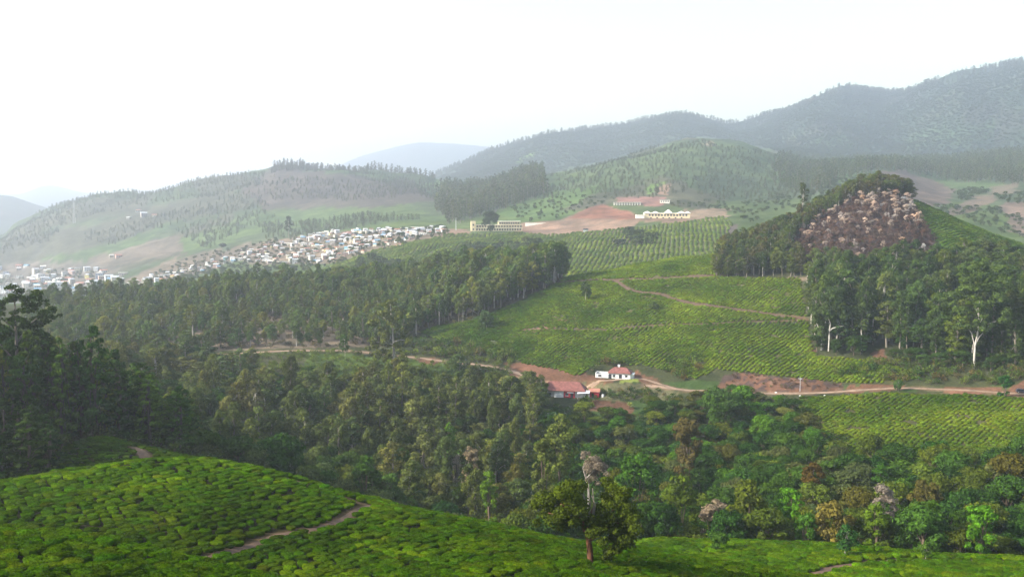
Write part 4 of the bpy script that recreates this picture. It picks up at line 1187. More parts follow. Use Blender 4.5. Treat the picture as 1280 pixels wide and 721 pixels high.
# gum stand on the right
r = rr(204)
X, Y, Zs, d, px, py = scatter(1006, 1330, 448, 585, 6.3, r)
k = in_poly(px, py, [(1016, 440), (1006, 348), (1060, 350), (1170, 335), (1330, 312), (1330, 465), (1240, 458), (1180, 455), (1110, 440)]) & ~in_poly(px, py, [(1084, 437), (1112, 434), (1116, 460), (1090, 460)])
X, Y, Zs, d, px, py = X[k], Y[k], Zs[k], d[k], px[k], py[k]
h = r.uniform(12, 28, len(X)) * np.clip(1.25 - (d - 448) / 220, 0.55, 1.1)
plant("eucalyptus_tree", X, Y, Zs, d, h, r.uniform(7.5, 12.5, len(X)), [(5, (0.048, 0.085, 0.034), "dark green"), (3, (0.07, 0.10, 0.045), "grey-green"), (1, (0.08, 0.12, 0.03), "light green")], "in the gum stand", r)
r = rr(208)
X, Y, Zs, d, px, py = scatter(1006, 1330, 436, 560, 6.0, r)
k = in_poly(px, py, [(1020, 446), (1010, 360), (1330, 340), (1330, 470), (1240, 466), (1180, 462), (1110, 450)]) & ~in_poly(px, py, [(1084, 437), (1112, 434), (1116, 460), (1090, 460)]) & (r.random(len(X)) < 0.7)
X, Y, Zs, d, px, py = X[k], Y[k], Zs[k], d[k], px[k], py[k]
UNDER = [(X, Y, Zs, d, r.uniform(3.5, 8, len(X)), r.uniform(5, 8.5, len(X)))]
# ridge wood
r = rr(205)
X, Y, Zs, d, px, py = scatter(20, 712, 490, 700, 5.2, r)
bare = in_poly(px, py, [(190, 422), (300, 398), (450, 396), (475, 432), (300, 437), (190, 440)])
k = in_poly(px, py, RIDGE_WOOD) & off_roads(X, Y, 4) & ~(bare & (r.random(len(X)) < 0.55)) & ~((py > 378) & (py < 384) & (px < 460) & (px > 80) & (r.random(len(X)) < 0.8))
X, Y, Zs, d, px, py = X[k], Y[k], Zs[k], d[k], px[k], py[k]
h = np.minimum(np.exp(r.normal(2.62, 0.22, len(X))) * np.interp(px, [0, 430, 520, 590, 712], [0.66, 0.62, 0.75, 1.15, 1.45]), 23)
plant("eucalyptus_tree", X, Y, Zs, d, h, h * r.uniform(0.3, 0.5, len(X)) + 1.2, [(5, (0.07, 0.115, 0.045), "dark green"), (3, (0.095, 0.135, 0.055), "grey-green"), (2, (0.125, 0.15, 0.055), "pale olive")], "in the ridge wood", r)
# the wooded flank of the scorched hill
r = rr(206)
X, Y, Zs, d, px, py = scatter(880, 1180, 560, 705, 4.6, r)
k = in_poly(px, py, [(892, 348), (900, 320), (950, 302), (1000, 281), (1050, 255), (1085, 238), (1125, 238), (1150, 250), (1120, 246), (1070, 252), (1030, 276), (985, 305), (1010, 346)])
X, Y, Zs, d, px, py = X[k], Y[k], Zs[k], d[k], px[k], py[k]
plant("eucalyptus_tree", X, Y, Zs, d, r.uniform(8, 14, len(X)), r.uniform(5.0, 7.5, len(X)), [(5, (0.06, 0.09, 0.035), "dark green"), (3, (0.09, 0.115, 0.04), "olive green"), (2, (0.085, 0.085, 0.05), "brownish green")], "on the scorched hill's wooded flank", r)

for X, Y, Zs, d, h, w in UNDER:
    plant("broadleaf_tree", X, Y, Zs, d, h, w, [(4, (0.03, 0.062, 0.02), "dark green"), (2, (0.05, 0.09, 0.03), "mid green")], "under the gum stand", rr(209))
SHAPES = {"broadleaf_tree": (BROAD, lambda k: (12 + k % 3, 2 * (4.6 + 0.4 * (k % 4)))), "eucalyptus_tree": (EUCA, lambda k: (24, 2 * EUCA_W[k])), "forest_tree": (STAND, lambda k: (28, 2 * (3.9 + 0.4 * (k % 3))))}
NICE = {"broadleaf_tree": "round tree", "eucalyptus_tree": "eucalyptus", "forest_tree": "forest tree"}
REST = []
for kind, rows in POOL.items():
    rows.sort(key=lambda q: -q[0])
    meshes, dims = SHAPES[kind]
    quota = {"broadleaf_tree": 265, "eucalyptus_tree": 275, "forest_tree": 290}[kind]
    for n, (_, x, y, z, h, w, t, word, place, yaw, pick) in enumerate(rows):
        k = pick % len(meshes)
        h0, w0 = dims(k)
        if n < quota:
            tree(kind, meshes[k], x, y, z - 0.2, h / h0, w / w0, t, yaw, f"{word} {NICE[kind]} {place}", "tree", f"{word} {NICE[kind]}, {place}")
        else:
            REST.append((kind, x, y, z - 0.2, h / h0, w / w0, t, yaw, k))
for kind, nm, lab in (("eucalyptus_tree", "eucalyptus_wood", "smaller eucalyptus trees filling the ridge wood and hill flank"), ("broadleaf_tree", "valley_wood", "smaller broadleaf trees filling the gaps of the valley wood"), ("forest_tree", "dark_wood", "rearmost trees of the tall dark stand")):
    q = [t for t in REST if t[0] == kind]
    if not q: continue
    mass(nm, [(t[1], t[2], t[3]) for t in q], [t[7] for t in q], np.array([(t[5], t[5], t[4]) for t in q]), np.array([t[6] for t in q]), [t[8] for t in q], [m[2] for m in SHAPES[kind][0]], lab, "wood")

# scorched trees
def spot_on_hill(px, py):
    return ("at the top", "on the upper part", "on the middle part", "at the foot")[int(np.clip((py - 235) / 25, 0, 3))] + " of the bare hill, " + ("left edge", "left half", "centre left", "centre right", "right half", "right edge")[int(np.clip((px - 985) / 31, 0, 5))]
r = rr(207)
X, Y, Zs, d, px, py = scatter(980, 1180, 560, 705, 5.0, r)
k = in_poly(px, py, [(982, 306), (1030, 268), (1062, 244), (1085, 234), (1110, 240), (1135, 254), (1160, 284), (1166, 318), (1110, 332), (1050, 330), (1015, 322)])
k &= r.random(len(X)) < np.clip(1.1 - (py - 245) / 120, 0.3, 0.85)
for i in np.where(k)[0]:
    j = int(r.integers(0, 4))
    pale = r.random() < np.clip(0.85 - (py[i] - 240) / 120, 0.25, 0.8)
    t = tints(1, (0.38, 0.32, 0.46) if pale else (0.115, 0.075, 0.10), 0.2, r)[0]
    tree("scorched_tree", SCORCH[j], X[i], Y[i], Zs[i], r.uniform(0.5, 1.0), r.uniform(0.6, 1.1), t, r.uniform(0, 6.28),
         ("pale straw-crowned scorched tree " if pale else "reddish brown scorched tree ") + spot_on_hill(px[i], py[i]), "tree", ("pale" if pale else "reddish") + " scorched trees " + spot_on_hill(px[i], py[i]))

# ---------------------------------------------------------------- far woods
def far_wood(name, polys, d0, d1, step, meshes, hscale, base, label, keep=0.9, seed=0, wide=1.0):
    r = rr(300 + seed)
    pxs = [p[0] for poly in polys for p in poly]
    X, Y, Zs, d, px, py = scatter(min(pxs), max(pxs), d0, d1, step, r)
    k = np.zeros(len(X), bool)
    w = fbm(X / 120, Y / 120, 3)
    for poly in polys:
        k |= in_poly(px + w * 14, py + w * 5, poly)
    k &= r.random(len(X)) < keep
    X, Y, Zs = X[k], Y[k], Zs[k]
    n = len(X)
    s = hscale * r.uniform(0.65, 1.2, n)
    mass(name, np.column_stack([X, Y, Zs - 0.4]), r.uniform(0, 6.28, n), np.column_stack([s * wide, s * wide, s]), tints(n, base, 0.2, r), r.integers(0, len(meshes), n), [m[2] for m in meshes], label, "wood")
far_wood("far_eucalyptus_wood", [[(545, 262), (560, 232), (610, 222), (682, 218), (684, 240), (640, 262), (600, 272), (560, 282)]], 1230, 2000, 11, SMALL_E, 1.15, (0.075, 0.1, 0.06), "tall eucalyptus wood behind the cream school", 0.9, 1)
far_wood("far_scrub", [[(690, 225), (740, 206), (800, 192), (880, 178), (960, 192), (1010, 215), (1000, 250), (905, 252), (860, 240), (800, 247), (740, 245)], [(655, 245), (735, 226), (745, 238), (690, 250)]], 1280, 2300, 10, SMALL_E, 0.27, (0.062, 0.088, 0.046), "scattered trees on the mid-distance hill", 0.5, 2, 2.2)
far_wood("far_wooded_band", [[(960, 228), (975, 200), (1010, 198), (1100, 190), (1290, 180), (1290, 232), (1200, 228), (1100, 212), (1060, 222), (1000, 245)]], 1350, 2600, 11, SMALL_E, 0.8, (0.068, 0.095, 0.052), "wooded band beneath the mountains", 0.7, 3, 1.2)
far_wood("far_hill_wood", [[(60, 262), (100, 244), (200, 230), (330, 214), (330, 232), (200, 256), (100, 275)], [(420, 214), (530, 222), (600, 240), (560, 262), (540, 250)], [(330, 285), (450, 270), (545, 275), (560, 288), (430, 298), (330, 300)], [(0, 300), (60, 262), (100, 275), (60, 300), (0, 320)], [(220, 290), (330, 262), (350, 275), (250, 310)], [(100, 300), (160, 278), (220, 262), (330, 240), (330, 256), (220, 282), (140, 308)], [(345, 222), (430, 226), (520, 238), (500, 252), (400, 250), (330, 250)]], 1350, 2900, 9, SMALL_E, 0.33, (0.062, 0.084, 0.05), "woods on the hazy hill behind the village", 0.5, 4, 1.7)
far_wood("ridge_line_trees", [[(330, 222), (345, 206), (430, 206), (545, 222), (545, 234), (430, 221), (360, 216)]], 2250, 2480, 13, SMALL_E, 0.75, (0.06, 0.07, 0.05), "line of trees along the hazy ridge top", 0.42, 5, 1.5)
far_wood("mountain_woods", [[(540, 232), (620, 180), (850, 140), (905, 155), (960, 140), (1060, 108), (1180, 105), (1290, 75), (1290, 190), (1000, 200), (960, 186), (880, 170), (720, 212), (600, 240)]], 2750, 5000, 11.5, CLUMP, 0.4, (0.047, 0.068, 0.043), "forest covering the blue mountains", 0.92, 6, 1.6)
far_wood("mountain_crest_trees", [[(545, 226), (620, 190), (680, 174), (750, 161), (850, 148), (890, 150), (905, 158), (960, 146), (1010, 134), (1060, 116), (1130, 119), (1180, 111), (1240, 94), (1290, 78), (1290, 66), (1240, 84), (1180, 102), (1130, 110), (1060, 107), (1010, 126), (960, 137), (905, 149), (850, 139), (750, 152), (680, 166), (620, 180), (545, 216)]], 3800, 5100, 19, SMALL_E, 0.85, (0.06, 0.08, 0.05), "trees along the crest of the blue mountains", 0.5, 9, 1.8)
far_wood("village_trees", [[(180, 345), (250, 318), (350, 302), (470, 290), (560, 284), (560, 296), (470, 318), (380, 340), (300, 350), (200, 360)], [(0, 350), (90, 335), (140, 345), (0, 375)]], 1000, 2000, 11, CLUMP, 0.3, (0.06, 0.085, 0.04), "trees between the village houses", 0.6, 7)
far_wood("field_trees", [[(440, 335), (470, 325), (500, 330), (500, 345), (440, 348)], [(540, 320), (600, 308), (690, 305), (690, 318), (560, 330)], [(760, 306), (790, 290), (818, 297), (806, 306)], [(655, 277), (690, 272), (690, 279)]], 700, 1150, 9, CLUMP, 0.5, (0.05, 0.075, 0.035), "dark thickets among the upper tea rows", 0.7, 8)

r = rr(403)
X, Y, Zs, d, px, py = scatter(975, 1185, 540, 712, 2.3, r)
k = in_poly(px, py, [(980, 308), (1030, 268), (1062, 244), (1100, 236), (1140, 254), (1168, 290), (1176, 328), (1120, 354), (1060, 356), (1005, 338)]) & (r.random(len(X)) < 0.7)
X, Y, Zs, py = X[k], Y[k], Zs[k], py[k]; n = len(X)
tone = r.random(n)[:, None]
col = np.where(tone < 0.55, (0.075, 0.045, 0.07), np.where(tone < 0.8, (0.115, 0.075, 0.095), np.where((py > 300)[:, None], (0.05, 0.075, 0.03), (0.19, 0.145, 0.19))))
mass("scorched_scrub", np.column_stack([X, Y, Zs - 0.1]), r.uniform(0, 6.28, n), r.uniform(0.45, 1.0, n), col * np.exp(r.normal(0, 0.2, (n, 1))), r.integers(0, 4, n), [m[2] for m in SHRUB], "reddish scorched scrub covering the top of the small hill", "scrub")
far_wood("hollow_scrub", [[(1120, 262), (1190, 258), (1240, 262), (1300, 275), (1300, 300), (1262, 296), (1200, 272)], [(1190, 240), (1236, 236), (1236, 244), (1200, 252)], [(1245, 246), (1300, 240), (1300, 256), (1250, 254)], [(1000, 236), (1095, 216), (1112, 240), (1000, 262)]], 1050, 1700, 9, CLUMP, 0.33, (0.055, 0.08, 0.042), "dark scrub in the hollow behind the scorched hill", 0.55, 10)
far_wood("plateau_scrub", [[(640, 262), (690, 246), (770, 246), (745, 256), (712, 268), (655, 280)], [(836, 258), (905, 250), (915, 262), (860, 262)], [(905, 262), (990, 240), (1000, 262), (930, 276)]], 1040, 1500, 10, CLUMP, 0.28, (0.06, 0.085, 0.042), "low scrub around the far plateau", 0.35, 11)
# ---------------------------------------------------------------- undergrowth and single shrubs
r = rr(400)
X, Y, Zs, d, px, py = scatter(-70, 290, 186, 470, 3.8, r)
k = off_roads(X, Y, 2) & ((d > 226) | (px < 66) | (px > 268)) & (r.random(len(X)) < 0.8)
X, Y, Zs = X[k], Y[k], Zs[k]; n = len(X)
mass("stand_undergrowth", np.column_stack([X, Y, Zs - 0.1]), r.uniform(0, 6.28, n), r.uniform(0.7, 1.5, n), tints(n, (0.035, 0.055, 0.02), 0.3, r), r.integers(0, 4, n), [m[2] for m in SHRUB], "dusky undergrowth beneath the tall dark stand", "undergrowth")
r = rr(402)
X, Y, Zs, d, px, py = scatter(30, 720, 486, 690, 5.5, r)
k = in_poly(px, py, RIDGE_WOOD) & off_roads(X, Y, 3) & (r.random(len(X)) < np.where(in_poly(px, py, [(190, 422), (300, 398), (450, 396), (475, 432), (300, 437), (190, 440)]), 0.45, 0.7))
X, Y, Zs = X[k], Y[k], Zs[k]; n = len(X)
mass("ridge_undergrowth", np.column_stack([X, Y, Zs - 0.1]), r.uniform(0, 6.28, n), r.uniform(0.6, 1.4, n), tints(n, (0.075, 0.08, 0.045), 0.3, r), r.integers(0, 4, n), [m[2] for m in SHRUB], "dry undergrowth beneath the eucalyptus wood on the ridge", "undergrowth")
r = rr(401)
X, Y, Zs, d, px, py = scatter(200, 1300, 225, 480, 3.4, r)
lim = np.interp(px, [640, 780, 900, 990, 1010, 1040, 1100, 1330], [425, 420, 410, 410, 372, 335, 322, 322])
k = (d < lim + np.where(px < 640, 60, 0)) & off_roads(X, Y, 1.2) & (r.random(len(X)) < 0.75)
k &= ~((d > 395) & in_poly(px, py, [(742, 495), (800, 500), (810, 520), (775, 528), (735, 515)])) & ~((np.hypot(X - PLOT_HOUSE[0], Y - PLOT_HOUSE[1]) < 13) | (np.hypot(X - PLOT_COTTAGE[0], Y - PLOT_COTTAGE[1]) < 11))
X, Y, Zs, d, px = X[k], Y[k], Zs[k], d[k], px[k]
n = len(X)
base = np.where((r.random(n) < 0.5)[:, None], (0.03, 0.065, 0.016), (0.055, 0.085, 0.022))
base = np.where(((px < 640) & (d > 395))[:, None], (0.085, 0.125, 0.03), base)
mass("undergrowth", np.column_stack([X, Y, Zs - 0.1]), r.uniform(0, 6.28, n), r.uniform(0.55, 1.25, n), base * np.exp(r.normal(0, 0.25, (n, 1))), r.integers(0, 4, n), [m[2] for m in SHRUB], "low green undergrowth of the valley floor", "undergrowth")
def shrubs(poly, d0, d1, step, keep, size, table, place, seed):
    r = rr(500 + seed)
    xs = [p[0] for p in poly]
    X, Y, Zs, d, px, py = scatter(min(xs), max(xs), d0, d1, step, r)
    k = in_poly(px, py, poly) & (r.random(len(X)) < keep) & off_roads(X, Y, 1.0)
    for i in np.where(k)[0]:
        c = table[int(choose(r, 1, table)[0])]
        j = int(r.integers(0, 4)); s = size * r.uniform(0.7, 1.3)
        tree("shrub", SHRUB[j], X[i], Y[i], Zs[i] - 0.1, s, s, tints(1, c[1], 0.15, r)[0], r.uniform(0, 6.28), f"{c[2]} shrub {place}", "shrub", f"{c[2]} shrubs {place}")
SH = [(3, (0.045, 0.085, 0.025), "dark green"), (2, (0.085, 0.12, 0.035), "light green"), (1, (0.11, 0.095, 0.05), "brownish")]
shrubs([(826, 462), (845, 448), (880, 446), (880, 460), (862, 476), (835, 474)], 425, 480, 4.2, 0.9, 1.5, SH, "in the thicket beside the cottage track", 1)
shrubs([(738, 468), (742, 452), (790, 452), (798, 462), (745, 462)], 432, 460, 4, 0.9, 1.4, SH, "behind the white cottage", 2)
shrubs([(700, 500), (740, 488), (800, 484), (850, 492), (840, 505), (760, 500), (720, 506)], 395, 428, 4, 0.6, 1.0, SH, "on the bank below the white cottage", 3)
shrubs([(505, 430), (560, 428), (640, 446), (628, 452), (545, 446)], 455, 520, 5, 0.85, 1.8, SH, "between the dirt road and the tea slope", 4)
shrubs([(1040, 468), (1110, 446), (1300, 456), (1300, 482), (1130, 480)], 420, 480, 4.2, 0.85, 1.3, SH, "at the foot of the gum stand", 5)
shrubs([(893, 487), (905, 470), (935, 462), (960, 470), (1010, 472), (1055, 482), (1060, 486), (930, 488)], 412, 440, 2.8, 0.5, 0.45, [(2, (0.07, 0.08, 0.03), "small dusty"), (2, (0.09, 0.065, 0.07), "small dry brown")], "on the bare red bank above the road", 7)
shrubs([(-20, 590), (60, 582), (82, 560), (60, 556), (-20, 560)], 190, 240, 4, 0.9, 1.4, [(1, (0.035, 0.05, 0.02), "dusky green")], "under the tall dark stand", 6)

# ---------------------------------------------------------------- buildings
M_TILE = plain_mat("clay_tiles", (0.2, 0.08, 0.065), 0.9, 0.4, 0.9)
M_WHITEWASH = plain_mat("whitewash", (0.64, 0.63, 0.6), 0.9, 0.25, 0.9)
M_REDWALL = plain_mat("red_paint", (0.42, 0.035, 0.05), 0.75, 0.2, 1.0)
M_DARK = plain_mat("dark_opening", (0.025, 0.025, 0.03), 0.6, 0.2, 1.0)
M_CREAM = plain_mat("cream_plaster", (0.70, 0.58, 0.36), 0.9, 0.1, 0.4)
M_PALEC = plain_mat("pale_plaster", (0.78, 0.73, 0.62), 0.9, 0.1, 0.4)
M_CONC = plain_mat("concrete", (0.42, 0.38, 0.34), 0.95, 0.15, 0.5)
M_SHEET = plain_mat("grey_sheet_roof", (0.52, 0.52, 0.53), 0.7, 0.18, 0.6)
M_TERRA = plain_mat("terracotta_roof", (0.36, 0.16, 0.11), 0.9, 0.2, 0.6)
M_BLUE = plain_mat("blue_sheet_roof", (0.16, 0.30, 0.42), 0.7, 0.2, 0.6)
M_METAL = plain_mat("weathered_metal", (0.55, 0.55, 0.55), 0.6, 0.15, 2.0)
def house_wall_mat():
    m, nt, out = new_mat("painted_house_wall")
    b = N(nt, "ShaderNodeBsdfPrincipled")
    geo = N(nt, "ShaderNodeNewGeometry")
    c = mul_color(nt, N(nt, "ShaderNodeObjectInfo").outputs["Color"], ramp(nt, noise(nt, 0.5, 5, 0.7, geo.outputs["Position"]), [(0.3, (0.78, 0.77, 0.75)), (0.65, (1, 1, 1))]))
    nt.links.new(c, b.inputs["Base Color"])
    b.inputs["Roughness"].default_value = 0.9
    nt.links.new(b.outputs[0], out.inputs[0])
    return m
M_HWALL = house_wall_mat()

def root(name, label, cat, loc, yaw, group=None):
    e = bpy.data.objects.new(name, None); COL.objects.link(e)
    e.location = loc; e.rotation_euler = (0, 0, yaw)
    return tag(e, label, cat, group)
def part(name, mb, mats, parent, label=None):
    o = obj(name, mb.mesh(name, mats if isinstance(mats, list) else [mats]), parent)
    if label: o["label"] = label
    return o
def facing(x, y, turn=0.0): return -math.atan2(x, y) + turn
def openings(parent, name, spots, w, h, depth=0.12, mat=None, frame=None):
    """Recessed dark openings, one part each, sharing a mesh; an optional sill or frame as sub-part."""
    me = MB().box(-w / 2, w / 2, -0.05, depth, 0, h).mesh(name, [mat or M_DARK])
    fm = MB().box(-w / 2 - 0.12, w / 2 + 0.12, -0.12, 0.0, -0.16, -0.002).mesh("sill", [frame]) if frame else None
    for x, y, z in spots:
        o = obj(name, me, parent, (x, y, z))
        if fm: obj("sill", fm, o)

# white cottage
x, y, z = PLOT_COTTAGE
c = root("cottage", "small white cottage with a red hipped roof and white chimney", "house", (x, y, z + 0.05), facing(x, y, R(-8)))
c.scale = (1, 1, 0.86)
w = MB().box(-2.6, 7.0, 0, 6.5, -1, 2.7)
part("wall", w, M_WHITEWASH, c)
part("annex", MB().box(7.0, 8.2, 0.8, 5.2, -1, 2.2).box(6.99, 8.5, 0.6, 5.4, 2.203, 2.4), M_WHITEWASH, c)
wing = part("wing", MB().box(-8.6, -2.6, 0.3, 0.6, -1, 2.0).box(-8.6, -8.3, 0.6, 5.5, -1, 2.4).box(-8.3, -2.6, 5.2, 5.5, -1, 2.3), M_WHITEWASH, c, "roofless white wing with bare wall tops")
rf = part("roof", MB().hip(-3.1, 7.4, -0.6, 7.1, 2.7, 5.3, 2.6), M_TILE, c)
part("chimney", MB().box(1.0, 1.9, 3.3, 4.1, 4.4, 6.3).box(0.9, 2.0, 3.2, 4.2, 6.303, 6.5), M_WHITEWASH, rf)
openings(c, "window", [(-6.6, 0.28, 0.6)], 1.3, 1.0, frame=M_WHITEWASH)
openings(c, "window", [(-0.2, -0.02, 0.8), (5.2, -0.02, 0.8)], 1.0, 1.1, frame=M_WHITEWASH)
openings(c, "door", [(-2.0, -0.02, 0.0), (2.6, -0.02, 0.0)], 1.3, 2.1)
part("porch_step", MB().box(0.5, 6.5, -1.6, -0.05, -0.6, 0.12), M_CONC, c)

# long house with the red walls
x, y, z = PLOT_HOUSE
c = root("long_house", "long low house with a rusty red tiled roof and red and white walls", "house", (x, y, z + 0.05), facing(x, y, R(-6)))
part("wall", MB().box(-6.6, -2.6, 0, 7, -1.5, 2.9), M_WHITEWASH, c)
part("red_wall", MB().box(-2.598, 2.2, 0.02, 7, -1.5, 2.9), M_REDWALL, c)
part("shed_wall", MB().box(-11, -6.602, 1.2, 6.8, -1.5, 2.6), M_WHITEWASH, c)
part("rear_wall", MB().box(2.202, 6.2, 1.0, 7, -1.5, 2.9), M_WHITEWASH, c)
part("roof", MB().hip(-12.2, 6.8, -0.9, 8.2, 2.9, 6.3, 3.0), M_TILE, c)
part("awning", MB().add([(3.4, -2.4, 2.2), (8.6, -2.0, 2.5), (8.6, 1.0, 3.1), (3.4, 0.9, 2.87), (3.4, -2.4, 2.28), (8.6, -2.0, 2.58), (8.6, 1.0, 3.18), (3.4, 0.9, 2.95)], [(3, 2, 1, 0), (4, 5, 6, 7), (0, 1, 5, 4), (1, 2, 6, 5), (2, 3, 7, 6), (3, 0, 4, 7)]), M_SHEET, c)
post = MB().box(-0.07, 0.07, -0.07, 0.07, -1.5, 2.25).mesh("post", [M_METAL])
for px_ in (3.6, 8.4): obj("post", post, c, (px_, -1.9, 0))
openings(c, "door", [(0.9, 0.0, -0.2)], 1.2, 2.1)
openings(c, "window", [(-1.2, 0.0, 0.9), (-8.6, 1.18, 0.7)], 1.3, 1.0, frame=M_WHITEWASH)
part("canopy", MB().box(-1.0, 1.8, -1.1, 0.0, 2.25, 2.35), M_SHEET, c)
c2 = root("red_shed", "small bright red shed with a brown roof beside the long house", "shed", (x + 10.5, y + 0.6, z - 0.1), facing(x, y, R(-6)))
part("wall", MB().box(-2.0, 2.0, 0, 3.6, -1, 2.5), M_REDWALL, c2)
part("roof", MB().hip(-2.6, 2.4, -0.5, 4.2, 2.5, 3.7, 0), M_TERRA, c2)
openings(c2, "door", [(-0.6, -0.02, 0)], 1.0, 1.9)
tk = MB().tube([(0, 0, -0.3), (0, 0, 1.0)], [0.55, 0.55], 12)
tag(obj("water_tank", tk.mesh("water_tank", [M_WHITEWASH]), None, (x + 14.2, y + 0.2, float(height(x + 14.2, y)) + 0.1)), "small white water tank beside the red shed", "tank")

# school on the plateau
x, y, z = PLOT_SCHOOL
c = root("school_building", "long cream school of three floors on the far plateau", "building", (x, y, z), facing(x, y, R(4)))
part("wall", MB().box(-29, 29, 0, 12, -3, 3.7).box(-23.9, 29, 1.5, 12, 3.95, 7.1).box(2, 26, 3, 12, 7.35, 10.7), M_CREAM, c)
part("tower", MB().box(-29.2, -24, -0.3, 11, -3, 11.2), M_CREAM, c)
part("floor_slab", MB().box(-24, 29.6, -1.0, 12.2, 3.703, 3.947).box(-23.8, 29.5, 0.4, 12.2, 7.103, 7.347), M_PALEC, c)
part("roof", MB().box(0.5, 27.5, 1.8, 13, 10.703, 11.3), M_PALEC, c)
openings(c, "window", [(-22.5 + 2.9 * k, -0.02, 0.9) for k in range(18)], 1.5, 2.0)
openings(c, "window", [(-22 + 3.1 * k, 1.48, 4.6) for k in range(17)], 2.0, 1.7)
openings(c, "window", [(4 + 2.6 * k, 2.98, 8.1) for k in range(9)], 2.0, 1.8)
openings(c, "window", [(-26.6, -0.32, 6.2), (-26.6, -0.32, 1.2)], 1.6, 2.0)
sp_b(0, 613, 1096, 262, 26, (0.04, 0.06, 0.035), "dark broad tree standing in front of the cream school")
# second building of the plateau
x, y, z = PLOT_HALL
c = root("hall_building", "pale yellow hall with a row of small pyramid roofs on the plateau", "building", (x, y, z), facing(x, y, R(6)))
part("wall", MB().box(-22, 29, 0, 12, -3, 5.6), M_CREAM, c)
part("side_block", MB().box(-31, -22.002, -2, 9, -3, 3.6).box(-31.4, -21.8, -2.4, 9.4, 3.603, 4.0), M_PALEC, c)
for hx, hw, hz in ((-18.5, 4.2, 8.0), (-9.5, 4.0, 7.8), (5, 4.4, 9.8), (19.5, 4.0, 8.0), (26.5, 3.0, 7.6)):
    part("pyramid_roof", MB().hip(hx - hw, hx + hw, -0.8, 8.0, 5.603, hz, hw - 0.4, eave=0.4), M_PALEC, c)
part("roof", MB().box(-22.3, 29.3, 8.1, 12.4, 5.603, 6.1), M_SHEET, c)
openings(c, "window", [(-16 + 3.4 * k, -0.02, 2.6) for k in range(13)], 2.0, 2.0)
openings(c, "window", [(-14.5 + 6.8 * k, -0.02, -0.6) for k in range(6)], 1.8, 1.8)
# unfinished row above, and the small block beside it
x, y = ground_at(789, 257, 1180, 1330); z = float(height(x, y))
c = root("unfinished_row", "long unfinished row of open concrete bays above the hall", "building", (x, y, z), facing(x, y))
part("roof", MB().box(-22, 12, -1, 7, 3.6, 4.0), M_PALEC, c)
part("rear_wall", MB().box(-22, 12, 6, 6.4, -3, 3.597), M_CONC, c)
pm = MB().box(-0.7, 0.7, 0, 1.0, -3, 3.597).mesh("pillar", [M_PALEC])
for k in range(11): obj("pillar", pm, c, (-21 + 3.2 * k, 0, 0))
x, y = ground_at(831, 254, 1180, 1330); z = float(height(x, y))
c = root("small_block", "small cream block at the end of the unfinished row", "building", (x, y, z), facing(x, y))
part("wall", MB().box(-6, 6, 0, 7, -3, 4.0), M_PALEC, c)
part("roof", MB().box(-6.8, 6.8, -0.8, 7.8, 4.003, 4.6), M_CONC, c)
openings(c, "window", [(-4 + 2.7 * k, -0.02, 1.2) for k in range(4)], 1.5, 1.6)
x, y = ground_at(670, 281, 1050, 1200); z = float(height(x, y))
tag(obj("retaining_wall", MB().box(-13, 13, 0, 1.2, -2, 2.0).box(-13.2, 13.2, -0.15, 1.35, 2.003, 2.3).mesh("retaining_wall", [M_PALEC]), None, (x, y, z), facing(x, y)), "low pale retaining wall right of the cream school", "wall")
x, y = ground_at(732, 291, 940, 1120); z = float(height(x, y))
c = root("field_hut", "tiny white hut with a dark roof among the upper tea rows", "hut", (x, y, z), facing(x, y))
part("wall", MB().box(-2.6, 2.6, 0, 4, -1, 3.0), M_WHITEWASH, c); part("roof", MB().hip(-3.2, 3.2, -0.5, 4.5, 3.0, 4.4, 0.8), M_DARK, c)

# village houses
HOUSE = []
def house_shape(k):
    r = rr(1200 + k)
    w, d, h = r.uniform(6.5, 10), r.uniform(6, 8.5), (3.1 if k % 3 else 5.8)
    wall = MB().box(-w / 2, w / 2, 0, d, -2.5, h, 0)
    for f in range(1 if h < 4 else 2):
        for q in (-0.3, 0.02, 0.32):
            if abs(q) < 0.1 and f == 0: wall.box(q * w - 0.5, q * w + 0.5, -0.04, 0.1, 0, 2.0, 1)
            else: wall.box(q * w - 0.6, q * w + 0.6, -0.04, 0.1, 0.9 + 2.8 * f, 2.0 + 2.8 * f, 1)
        wall.box(w / 2 - 0.1, w / 2 + 0.04, d * 0.35, d * 0.6, 0.9 + 2.8 * f, 2.0 + 2.8 * f, 1)
    roof = MB()
    if k % 4 == 0: roof.box(-w / 2 - 0.3, w / 2 + 0.3, -0.5, d + 0.3, h + 0.003, h + 0.3).box(-w / 2 - 0.3, w / 2 + 0.3, -0.5, -0.3, h + 0.303, h + 0.8)
    else: roof.hip(-w / 2 - 0.5, w / 2 + 0.5, -0.6, d + 0.6, h, h + r.uniform(1.0, 1.9), 0 if k % 2 else 1.5)
    mat, word = [(M_SHEET, "grey-roofed"), (M_WHITEWASH, "white-roofed"), (M_TERRA, "terracotta-roofed"), (M_SHEET, "grey-roofed"), (M_PALEC, "pale-roofed"), (M_CONC, "dull-roofed"), (M_SHEET, "grey-roofed"), (M_TERRA, "terracotta-roofed"), (M_PALEC, "pale-roofed")][k % 9] if k != 17 else (M_BLUE, "blue-roofed")
    return wall.mesh("house", [M_HWALL, M_DARK]), roof.mesh("roof", [mat]), word
HOUSE = [house_shape(k) for k in range(18)]
HCOL = [(8, (0.70, 0.69, 0.67), "white"), (4, (0.58, 0.53, 0.42), "cream"), (2.5, (0.34, 0.30, 0.27), "dull brown"), (1.5, (0.5, 0.34, 0.28), "pink"), (0.4, (0.25, 0.5, 0.5), "teal"), (0.8, (0.5, 0.52, 0.6), "grey-blue"), (1.0, (0.7, 0.6, 0.25), "yellow")]
